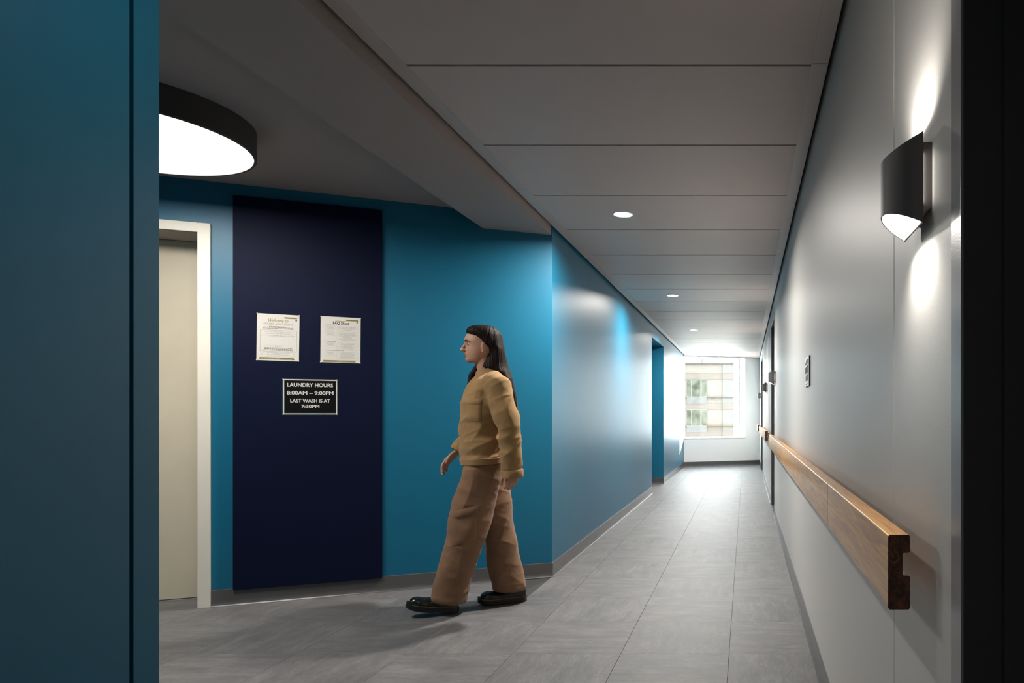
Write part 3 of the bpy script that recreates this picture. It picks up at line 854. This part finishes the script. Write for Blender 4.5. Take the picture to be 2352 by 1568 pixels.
gr = box('ground_outside', (-90, 17.8, -8.2), (110, 140, -8.0), M['ground']); st(gr, 'pale ground added far below the window to bounce light inside', 'ground')

# ------------------------------------------------------------------ person
PB = Vector((-1.549, 4.31, 0.0))
person = empty('person', PB, math.atan2(-U.y, -U.x))
tag(person, 'person with long dark hair in camel jacket and brown cargo trousers walking left', 'person')

def add_capsule(bm, p0, r0, p1, r1, seg=14, flat=None):
    p0, p1 = Vector(p0), Vector(p1)
    d = p1 - p0
    L_ = d.length
    q = d.to_track_quat('Z', 'Y').to_matrix().to_4x4() if L_ > 1e-6 else Matrix.Identity(4)
    if L_ > 1e-6:
        bmesh.ops.create_cone(bm, cap_ends=True, segments=seg, radius1=r0, radius2=r1, depth=L_, matrix=Matrix.Translation((p0 + p1) / 2) @ q)
    for p, r in ((p0, r0), (p1, r1)):
        bmesh.ops.create_icosphere(bm, subdivisions=2, radius=r, matrix=Matrix.Translation(p))
def add_ell(bm, c, r, rot=(0, 0, 0), sub=3):
    from mathutils import Euler
    m_ = Matrix.Translation(c) @ Euler(rot).to_matrix().to_4x4() @ Matrix.Diagonal((*r, 1))
    bmesh.ops.create_icosphere(bm, subdivisions=sub, radius=1.0, matrix=m_)
def add_loft(bm, rings, n=28, power=2.0):
    """rings: (cx, cy, cz, rx, ry[, tiltx]) horizontal rings, tilt = dz per dx"""
    rows = []
    for rg in rings:
        cx_, cy_, cz_, rx, ry = rg[:5]; tl = rg[5] if len(rg) > 5 else 0.0
        row = []
        for k in range(n):
            a = 2 * math.pi * k / n
            ca, sa = math.cos(a), math.sin(a)
            x = math.copysign(abs(ca) ** (2 / power), ca) * rx; y = math.copysign(abs(sa) ** (2 / power), sa) * ry
            row.append(bm.verts.new((cx_ + x, cy_ + y, cz_ + x * tl)))
        rows.append(row)
    for a, b in zip(rows[:-1], rows[1:]):
        for k in range(n):
            bm.faces.new((a[k], a[(k + 1) % n], b[(k + 1) % n], b[k]))
    bm.faces.new(rows[0][::-1]); bm.faces.new(rows[-1])
def add_tube(bm, path, n=20):
    """path: (point, radius) swept with perpendicular rings"""
    rows = []
    for i, (p, r) in enumerate(path):
        p = Vector(p)
        d = Vector(path[min(i + 1, len(path) - 1)][0]) - Vector(path[max(i - 1, 0)][0])
        d.normalize()
        u = Vector((0, 1, 0)).cross(d).normalized(); w = d.cross(u)
        rows.append([bm.verts.new(p + (u * math.cos(2 * math.pi * k / n) + w * math.sin(2 * math.pi * k / n)) * r) for k in range(n)])
    for a, b in zip(rows[:-1], rows[1:]):
        for k in range(n): bm.faces.new((a[k], a[(k + 1) % n], b[(k + 1) % n], b[k]))
    bm.faces.new(rows[0][::-1]); bm.faces.new(rows[-1])
def remeshed(name, bm, voxel, smooth_it, mat, parent, disp=None):
    bmesh.ops.recalc_face_normals(bm, faces=bm.faces)
    me = bpy.data.meshes.new(name); bm.to_mesh(me); bm.free()
    o = bpy.data.objects.new(name, me); COL.objects.link(o)
    rm = o.modifiers.new('remesh', 'REMESH'); rm.mode = 'VOXEL'; rm.voxel_size = voxel
    if smooth_it:
        sm = o.modifiers.new('smooth', 'SMOOTH'); sm.iterations = smooth_it; sm.factor = 0.5
    dg = bpy.context.evaluated_depsgraph_get()
    me2 = bpy.data.meshes.new_from_object(o.evaluated_get(dg))
    bpy.data.objects.remove(o); bpy.data.meshes.remove(me)
    if disp:
        ns = [v.normal.copy() for v in me2.vertices]
        for v, n_ in zip(me2.vertices, ns):
            v.co += n_ * disp(v.co, n_)
    me2.materials.clear(); me2.materials.append(mat)
    me2.polygons.foreach_set('use_smooth', [True] * len(me2.polygons))
    me2.name = name
    return link(bpy.data.objects.new(name, me2), parent)

# --- body: one continuous surface
bm = bmesh.new()
HEAD = [(1.672, 0.060, 0.000, 0.030), (1.660, 0.092, -0.035, 0.052), (1.640, 0.112, -0.055, 0.064), (1.615, 0.126, -0.066, 0.071), (1.600, 0.131, -0.069, 0.073), (1.588, 0.133, -0.070, 0.074),
        (1.572, 0.126, -0.070, 0.074), (1.555, 0.123, -0.068, 0.072), (1.540, 0.124, -0.063, 0.070), (1.525, 0.126, -0.055, 0.067), (1.517, 0.129, -0.050, 0.0645), (1.511, 0.1325, -0.045, 0.062), (1.5065, 0.127, -0.041, 0.060),
        (1.501, 0.131, -0.035, 0.058), (1.491, 0.123, -0.022, 0.053), (1.478, 0.127, -0.010, 0.047), (1.468, 0.121, 0.000, 0.040), (1.460, 0.105, 0.020, 0.028)]
rows = []
for z_, fr_, bk_, hw_ in HEAD[::-1]:
    fr0 = fr_ if z_ > 1.545 else 0.1235 - 0.08 * (1.545 - z_) - 6.0 * max(0.0, 1.480 - z_) ** 1.5   # smooth cheek line; lips and chin only near the middle
    fr0 = min(fr0, 0.1235) if z_ <= 1.545 else fr0
    cx_, rx_ = (fr0 + bk_) / 2, (fr0 - bk_) / 2
    row = []
    for k in range(48):
        a = 2 * math.pi * k / 48
        x_, y_ = math.cos(a), math.sin(a)
        taper = 1 - 0.16 * max(0.0, x_) ** 2
        px, py = cx_ + rx_ * math.copysign(abs(x_) ** 0.92, x_), hw_ * math.copysign(abs(y_) ** 0.92, y_) * taper
        if px > 0.05: px += (fr_ - fr0) * math.exp(-(py / 0.021) ** 2)
        for s_ in (-1, 1):                                          # eye sockets
            g_ = math.exp(-((py - s_ * 0.031) / 0.016) ** 2 - ((z_ - 1.568) / 0.012) ** 2) * (px > 0.03)
            px -= 0.010 * g_
        row.append(bm.verts.new((px, py, z_)))
    rows.append(row)
for a, b in zip(rows[:-1], rows[1:]):
    for k in range(48): bm.faces.new((a[k], a[(k + 1) % 48], b[(k + 1) % 48], b[k]))
bm.faces.new(rows[0][::-1]); bm.faces.new(rows[-1])
add_capsule(bm, (0.122, 0, 1.574), 0.0075, (0.1445, 0, 1.5395), 0.0088)   # nose
add_ell(bm, (0.1455, 0, 1.5365), (0.0095, 0.0100, 0.0085))
add_ell(bm, (0.131, 0, 1.535), (0.014, 0.011, 0.009))
for s in (-1, 1):
    add_ell(bm, (0.134, s * 0.0105, 1.534), (0.010, 0.0065, 0.0065))
    add_ell(bm, (0.024, s * 0.0745, 1.548), (0.016, 0.007, 0.028), (0, 0.2, s * 0.25))   # ear
    add_ell(bm, (0.029, s * 0.0735, 1.525), (0.008, 0.005, 0.009))
add_capsule(bm, (0.030, 0, 1.52), 0.052, (-0.005, 0, 1.39), 0.055)   # neck
add_loft(bm, [(0.0, 0, 0.84, 0.085, 0.15), (0.0, 0, 0.95, 0.085, 0.13), (0.0, 0, 1.10, 0.085, 0.125), (0.0, 0, 1.25, 0.09, 0.15), (-0.01, 0, 1.34, 0.075, 0.16), (-0.015, 0, 1.40, 0.05, 0.08)])
def limb(pts):
    for (a, ra), (b, rb) in zip(pts[:-1], pts[1:]): add_capsule(bm, a, ra, b, rb)
LW_, RW_ = Vector((-0.118, 0.218, 0.845)), Vector((0.160, -0.198, 0.925))
limb([((-0.03, 0.15, 1.34), 0.05), ((-0.10, 0.225, 1.07), 0.036), (LW_, 0.024)])
limb([((-0.02, -0.15, 1.34), 0.05), ((0.03, -0.215, 1.09), 0.036), (RW_, 0.024)])
limb([((0.02, 0.085, 0.86), 0.085), ((0.13, 0.07, 0.46), 0.052), ((0.20, 0.055, 0.10), 0.035), ((0.26, 0.055, 0.055), 0.03)])
limb([((0.0, -0.085, 0.86), 0.085), ((-0.07, -0.07, 0.45), 0.052), ((-0.16, -0.055, 0.10), 0.035), ((-0.10, -0.055, 0.05), 0.03)])
def hand(wrist, d, palm, side, curl, curl2):
    """d = along hand, palm = direction the palm faces, side = towards the thumb"""
    d, palm, side = Vector(d).normalized(), Vector(palm).normalized(), Vector(side).normalized()
    kn = []
    for k, off in enumerate((0.027, 0.009, -0.009, -0.026)):
        ln = (0.082, 0.085, 0.080, 0.072)[k]
        base = wrist + side * off * 0.6 + d * 0.012
        knu = wrist + side * off + d * ln
        add_capsule(bm, base, 0.0125, knu, 0.0105, 10)
        a = curl
        p = knu
        for seg_, fr in enumerate((0.040, 0.026, 0.020)):
            fl = fr * (0.92, 1.05, 1.0, 0.80)[k]
            dr_ = d * math.cos(a) + palm * math.sin(a)
            q_ = p + dr_ * fl
            add_capsule(bm, p, 0.0088 - 0.0009 * seg_, q_, 0.0080 - 0.0009 * seg_, 10)
            p = q_; a += curl2
    tb = wrist + side * 0.020 + d * 0.020
    t1 = tb + (side * 0.75 + d * 0.75 + palm * 0.25).normalized() * 0.036
    t2 = t1 + (d * 0.9 + side * 0.25 + palm * 0.35).normalized() * 0.030
    t3 = t2 + (d * 0.95 + palm * 0.45 - side * 0.05).normalized() * 0.024
    add_capsule(bm, tb, 0.0135, t1, 0.0108, 10); add_capsule(bm, t1, 0.0102, t2, 0.0092, 10); add_capsule(bm, t2, 0.009, t3, 0.0075, 10)
hand(LW_, (0.02, -0.02, -1), (0.15, -1, 0), (1, 0.15, 0), 0.55, 0.75)
hand(RW_, (0.72, 0.05, -0.70), (-0.55, 0.55, -0.62), (0.35, 0.85, 0.35), 0.30, 0.42)
body = remeshed('body', bm, 0.0036, 2, M['skin'], person)
# facial parts
for s in (-1, 1):
    e_ = lathe('eye', [(0.0, 0.0095), (0.0048, 0.0082), (0.0082, 0.0048), (0.0095, 0.0), (0.0082, -0.0048), (0.0, -0.0095)], M['eye'], body, (0.1062, s * 0.0300, 1.5680), seg=16)
    i_ = lathe('iris', [(0.0, 0.0030), (0.0045, 0.0018), (0.0066, 0.0)], M['iris'], e_, (0.0072, s * 0.0012, 0.0), seg=14)
    i_.rotation_euler = (0, math.pi / 2, s * 0.15)
    b_ = bmesh.new(); add_tube(b_, [((0.1305, s * 0.012, 1.5875), 0.0022), ((0.126, s * 0.030, 1.5915), 0.0030), ((0.109, s * 0.050, 1.587), 0.0016)], 8)
    me = bpy.data.meshes.new('eyebrow'); b_.to_mesh(me); b_.free(); me.materials.append(M['hair'])
    link(bpy.data.objects.new('eyebrow', me), body)
b_ = bmesh.new()
add_ell(b_, (0.1285, 0, 1.5115), (0.0052, 0.0175, 0.0036)); add_ell(b_, (0.1272, 0, 1.5020), (0.0052, 0.0160, 0.0040))
me = bpy.data.meshes.new('lips'); b_.to_mesh(me); b_.free(); me.materials.append(M['lips'])
me.polygons.foreach_set('use_smooth', [True] * len(me.polygons)); link(bpy.data.objects.new('lips', me), body)

# --- hair
bm = bmesh.new()
HR = [(1.686, 0.050, 0.000, 0.030), (1.680, 0.088, -0.030, 0.055), (1.668, 0.111, -0.055, 0.070), (1.652, 0.120, -0.070, 0.079), (1.640, 0.119, -0.077, 0.083), (1.628, 0.110, -0.082, 0.085), (1.612, 0.094, -0.085, 0.086), (1.595, 0.078, -0.088, 0.087),
      (1.575, 0.058, -0.092, 0.087), (1.550, 0.016, -0.096, 0.087), (1.520, 0.006, -0.101, 0.087), (1.490, 0.020, -0.107, 0.089), (1.460, 0.038, -0.114, 0.092), (1.435, 0.040, -0.122, 0.098), (1.41, 0.0, -0.130, 0.105), (1.37, -0.06, -0.142, 0.11),
      (1.32, -0.085, -0.153, 0.11), (1.26, -0.108, -0.164, 0.105), (1.21, -0.125, -0.171, 0.095), (1.17, -0.140, -0.173, 0.07), (1.150, -0.150, -0.168, 0.03)]
add_loft(bm, [((f_ + b_) / 2, 0, z_, (f_ - b_) / 2, w_) for z_, f_, b_, w_ in HR], 48, 2.1)
add_tube(bm, [((0.0, -0.075, 1.50), 0.025), ((0.045, -0.075, 1.44), 0.026), ((0.088, -0.065, 1.385), 0.020), ((0.100, -0.060, 1.33), 0.014), ((0.103, -0.058, 1.29), 0.006)])
def hair_disp(p, n_):
    a = math.atan2(p.y, p.x + 0.02)
    return 0.0035 * noise.noise(Vector((a * 9, p.z * 1.6, p.x * 3))) + 0.0022 * noise.noise(Vector((a * 24, p.z * 2.5, 3)))
hair = remeshed('hair', bm, 0.0045, 3, M['hair'], person, hair_disp)

# --- jacket
bm = bmesh.new()
def ringfb(z, fr, bk, ry, tl=0.0): return ((fr + bk) / 2, 0, z, (fr - bk) / 2, ry, tl)
add_loft(bm, [ringfb(0.866, 0.140, -0.090, 0.180, -0.06), ringfb(0.885, 0.150, -0.098, 0.190, -0.06), ringfb(0.905, 0.155, -0.100, 0.194, -0.05), ringfb(0.918, 0.150, -0.098, 0.190, -0.04), ringfb(0.96, 0.160, -0.105, 0.195), ringfb(1.05, 0.158, -0.112, 0.192), ringfb(1.15, 0.162, -0.125, 0.195),
              ringfb(1.22, 0.160, -0.132, 0.198), ringfb(1.30, 0.130, -0.132, 0.195), ringfb(1.36, 0.086, -0.118, 0.165), ringfb(1.398, 0.058, -0.092, 0.105, -0.1), ringfb(1.415, 0.056, -0.080, 0.080, -0.2)], 40, 2.3)
SL = [((-0.010, 0.130, 1.350), 0.066), ((-0.035, 0.175, 1.325), 0.076), ((-0.065, 0.212, 1.22), 0.072), ((-0.098, 0.232, 1.08), 0.068), ((-0.108, 0.228, 0.98), 0.066), ((-0.114, 0.224, 0.88), 0.063), ((-0.118, 0.220, 0.795), 0.058)]
SR = [((-0.005, -0.130, 1.350), 0.066), ((-0.02, -0.175, 1.325), 0.074), ((0.0, -0.205, 1.22), 0.070), ((0.03, -0.215, 1.09), 0.064), ((0.090, -0.208, 1.01), 0.060), ((0.150, -0.200, 0.935), 0.050)]
add_tube(bm, SL, 26); add_tube(bm, SR, 26)
def ridge(x, y, z):
    return (1 - abs(noise.noise(Vector((x, y, z))))) ** 3 - 0.45
def jacket_disp(p, n_):
    arm = 1.0 if abs(p.y) > 0.17 else 0.6
    s_ = 0.011 * noise.noise(Vector((p.x * 4 + p.z * 4, p.y * 5, p.z * 10 + 1)))
    s_ += 0.010 * arm * ridge(p.x * 5 - p.z * 3, p.y * 5, p.z * 8 + p.x * 5)
    s_ += 0.0045 * ridge(p.x * 9 + p.z * 7 + 4, p.y * 8, p.z * 15)
    s_ += 0.0010 * noise.noise(Vector((p.x * 30, p.y * 30, p.z * 55)))
    return s_ - 0.001
jacket = remeshed('jacket', bm, 0.0055, 4, M['jacket'], person, jacket_disp)
def band(name, rings, mat, parent, n=40, power=2.3):
    b2 = bmesh.new(); add_loft(b2, rings, n, power)
    bmesh.ops.recalc_face_normals(b2, faces=b2.faces)
    me = bpy.data.meshes.new(name); b2.to_mesh(me); b2.free(); me.materials.append(mat)
    o = link(bpy.data.objects.new(name, me), parent); auto_smooth(o, 45); return o
band('hem_band', [ringfb(0.862, 0.146, -0.094, 0.186, -0.06), ringfb(0.866, 0.154, -0.101, 0.193, -0.06), ringfb(0.898, 0.159, -0.104, 0.198, -0.05), ringfb(0.902, 0.154, -0.101, 0.194, -0.05)], M['jacket'], jacket)
band('collar', [ringfb(1.385, 0.066, -0.098, 0.100, -0.2), ringfb(1.408, 0.070, -0.090, 0.088, -0.25), ringfb(1.432, 0.066, -0.084, 0.081, -0.3), ringfb(1.430, 0.056, -0.072, 0.071, -0.3), ringfb(1.40, 0.052, -0.066, 0.066, -0.25)], M['jacket'], jacket, 36, 2.0)
def tube_obj(name, path, mat, parent, n=24):
    b2 = bmesh.new(); add_tube(b2, path, n)
    bmesh.ops.recalc_face_normals(b2, faces=b2.faces)
    me = bpy.data.meshes.new(name); b2.to_mesh(me); b2.free(); me.materials.append(mat)
    o = link(bpy.data.objects.new(name, me), parent); auto_smooth(o, 45); return o
tube_obj('cuff', [((-0.1165, 0.2212, 0.835), 0.0600), ((-0.117, 0.221, 0.830), 0.0635), ((-0.1195, 0.2195, 0.792), 0.0615), ((-0.1196, 0.2194, 0.788), 0.0585)], M['jacket'], jacket)
tube_obj('cuff', [((0.130, -0.203, 0.960), 0.0535), ((0.133, -0.2025, 0.956), 0.0565), ((0.157, -0.199, 0.927), 0.0525), ((0.160, -0.1985, 0.923), 0.0495)], M['jacket'], jacket)
def surf_patch(name, target, cx_, cz_, w, h, y_from, thick, mat, parent, nx=8, nz=8, drop=0.0):
    """small cloth piece laid on the left side of a garment"""
    from mathutils.bvhtree import BVHTree
    bvh = BVHTree.FromPolygons([v.co for v in target.data.vertices], [p.vertices[:] for p in target.data.polygons])
    vo = []
    for j in range(nz + 1):
        for i in range(nx + 1):
            x = cx_ + w * (i / nx - 0.5); z = cz_ + h * (j / nz - 0.5) + drop * (i / nx - 0.5)
            hit = bvh.ray_cast(Vector((x, y_from, z)), Vector((0, -1, 0)))
            vo.append(hit[0] if hit[0] else Vector((x, 0.05, z)))
    k = (nx + 1) * (nz + 1)
    vv = []
    for q, p in enumerate(vo):
        i, j = q % (nx + 1), q // (nx + 1)
        edge = 0.35 if i in (0, nx) or j in (0, nz) else 1.0
        vv.append(p + Vector((0, thick * edge, 0)))
    vv += [p - Vector((0, 0.004, 0)) for p in vo]
    f = []
    for j in range(nz):
        for i in range(nx):
            a = j * (nx + 1) + i
            f.append([a, a + 1, a + nx + 2, a + nx + 1]); f.append([k + a, k + a + nx + 1, k + a + nx + 2, k + a + 1])
    o = mesh(name, vv, f, mat, parent, True)
    return o
surf_patch('chest_pocket', jacket, 0.088, 1.165, 0.075, 0.105, 0.30, 0.006, M['jacket'], jacket)
surf_patch('pocket_flap', jacket, 0.088, 1.225, 0.082, 0.036, 0.30, 0.011, M['jacket'], jacket, 8, 3)

# --- trousers
bm = bmesh.new()
add_loft(bm, [(0.022, 0, 0.93, 0.108, 0.165), (0.022, 0, 0.88, 0.114, 0.172), (0.02, 0, 0.82, 0.118, 0.178), (0.025, 0, 0.76, 0.110, 0.165), (0.03, 0, 0.71, 0.07, 0.10)], 36, 2.2)
def leg(rows, y0, y1):
    z0, z1 = rows[0][0], rows[-1][0]
    return [((fr + bk) / 2, y0 + (y1 - y0) * (z - z0) / (z1 - z0), z, (fr - bk) / 2, w, tl) for z, fr, bk, w, tl in rows]
LEGL = leg([(0.86, 0.138, -0.085, 0.095, 0), (0.78, 0.145, -0.080, 0.100, 0), (0.65, 0.192, -0.045, 0.103, 0), (0.55, 0.216, -0.018, 0.103, 0), (0.445, 0.236, 0.010, 0.104, 0), (0.36, 0.254, 0.040, 0.103, 0), (0.27, 0.274, 0.070, 0.101, 0.05), (0.17, 0.294, 0.098, 0.099, 0.10), (0.085, 0.308, 0.118, 0.098, 0.14), (0.070, 0.303, 0.122, 0.093, 0.15)], 0.082, 0.058)
LEGR = leg([(0.86, 0.120, -0.100, 0.095, 0), (0.76, 0.095, -0.125, 0.100, 0), (0.64, 0.065, -0.140, 0.102, 0), (0.54, 0.040, -0.152, 0.102, 0), (0.43, 0.022, -0.168, 0.102, 0), (0.34, 0.006, -0.186, 0.101, 0), (0.25, -0.004, -0.202, 0.099, 0), (0.16, -0.018, -0.214, 0.097, 0), (0.095, -0.034, -0.222, 0.094, 0), (0.080, -0.040, -0.218, 0.090, 0)], -0.082, -0.060)
add_loft(bm, LEGL, 32, 2.2); add_loft(bm, LEGR, 32, 2.2)
def pants_disp(p, n_):
    s_ = 0.009 * noise.noise(Vector((p.x * 5 + p.z * 3, p.y * 5, p.z * 3.5 + 2)))
    s_ += 0.008 * ridge(p.x * 9 + p.z * 4, p.y * 6, p.z * 2.5 + 9)
    s_ += 0.0045 * ridge(p.x * 6 - p.z * 7, p.y * 6, p.z * 8)
    low = max(0.0, 1 - p.z / 0.25)
    s_ += 0.005 * low * ridge(p.x * 6, p.y * 6, p.z * 16)
    s_ += 0.0008 * noise.noise(Vector((p.x * 40, p.y * 40, p.z * 60)))
    return s_ * (1.0 if p.z < 0.84 else 0.5) - 0.001
pants = remeshed('trousers', bm, 0.0055, 4, M['pants'], person, pants_disp)
surf_patch('cargo_pocket', pants, 0.140, 0.505, 0.135, 0.17, 0.5, 0.010, M['pants'], pants, 10, 10, -0.035)
surf_patch('pocket_flap', pants, 0.133, 0.592, 0.142, 0.052, 0.5, 0.016, M['pants'], pants, 10, 4, -0.035)

# --- shoes
def shoe(name, heel, lat, pitch):
    root = empty(name + '_root'); 
    bpy.data.objects.remove(root)
    o = bpy.data.objects.new(name, None); o.empty_display_size = 0.05; link(o, person)
    o.location = (heel, lat, 0.0); o.rotation_euler = (0, -pitch, 0)
    def outline(x):                                            # half width of the sole at x in 0..0.285
        t = x / 0.285
        w = 0.032 + 0.016 * math.sin(min(1, t / 0.72) * math.pi / 2)
        if t < 0.10: w *= math.sqrt(max(0.0, 1 - ((0.10 - t) / 0.10) ** 2)) * 0.75 + 0.25
        if t > 0.74: w *= math.sqrt(max(0.0, 1 - ((t - 0.74) / 0.26) ** 2.2)) * 0.9 + 0.1
        return w
    xs = [0.285 * math.sin(math.pi / 2 * i / 34) for i in range(35)]
    def toe(x): return max(0.0, (x - 0.195)) ** 2 * 2.4
    v, f = [], []
    for x in xs:
        w = outline(x); zb_ = toe(x) + (0.006 if 0.095 < x < 0.135 else 0.0)
        zt_ = 0.034 + toe(x) * 0.8
        v += [(x, -w - 0.004, zb_ + 0.003), (x, -w - 0.005, zt_), (x, w + 0.005, zt_), (x, w + 0.004, zb_ + 0.003), (x, w * 0.9, zb_), (x, -w * 0.9, zb_)]
    n = 6
    for i in range(len(xs) - 1):
        for k in range(n): f.append([i * n + k, i * n + (k + 1) % n, (i + 1) * n + (k + 1) % n, (i + 1) * n + k])
    f += [[k for k in range(n)], [(len(xs) - 1) * n + k for k in range(n)]]
    so = mesh('sole', v, f, M['sole'], o)
    def upper_h(t):
        k_ = min(1.0, max(0.0, (t - 0.34) / 0.30)); k_ = k_ * k_ * (3 - 2 * k_)
        h_ = 0.078 - 0.032 * k_
        if t > 0.80: h_ *= math.sqrt(max(0.0, 1 - ((t - 0.80) / 0.205) ** 2)) * 0.75 + 0.25
        return h_
    bm2 = bmesh.new()
    rows = []
    for i in range(20):
        t = i / 19; x = 0.006 + 0.262 * t
        w = outline(x) - 0.001
        hgt = upper_h(t)
        z0_ = 0.031 + toe(x) * 0.8
        row = []
        for k in range(12):
            a = math.pi * k / 11
            row.append(bm2.verts.new((x, math.cos(a) * w * (1 - 0.20 * math.sin(a) * (t < 0.7)), z0_ + hgt * math.sin(a) ** 0.6)))
        rows.append(row)
    for a, b in zip(rows[:-1], rows[1:]):
        for k in range(11): bm2.faces.new((a[k], a[k + 1], b[k + 1], b[k]))
        bm2.faces.new((a[0], b[0], b[11], a[11]))
    bm2.faces.new(rows[0]); bm2.faces.new(rows[-1][::-1])
    bmesh.ops.recalc_face_normals(bm2, faces=bm2.faces)
    me = bpy.data.meshes.new('upper'); bm2.to_mesh(me); bm2.free(); me.materials.append(M['leather'])
    up = link(bpy.data.objects.new('upper', me), o); auto_smooth(up, 50)
    bl = []
    x = 0.02
    while x < 0.262:
        for s in (-1, 1):
            w = outline(x) + 0.0035; z_ = 0.0335 + toe(x) * 0.8
            bl.append(((x, min(s * w, s * (w + 0.0025)), z_), (x + 0.0055, max(s * w, s * (w + 0.0025)), z_ + 0.0024)))
        x += 0.0085
    v, f = boxes_data(bl); mesh('welt_stitching', v, f, M['stitch'], o)['kind'] = 'stuff'
    for i in range(4):
        x = 0.116 + 0.017 * i
        z_ = 0.032 + upper_h((x - 0.006) / 0.262)
        tube_obj('lace', [((x, -0.022, z_ - 0.008), 0.0020), ((x + 0.003, -0.010, z_ - 0.001), 0.0022), ((x + 0.003, 0.010, z_ - 0.001), 0.0022), ((x, 0.022, z_ - 0.008), 0.0020)], M['leather'], o, 8)
    return o
sh1 = shoe('shoe', 0.165, 0.058, math.radians(9.0))
sh2 = shoe('shoe', -0.232, -0.060, 0.0)
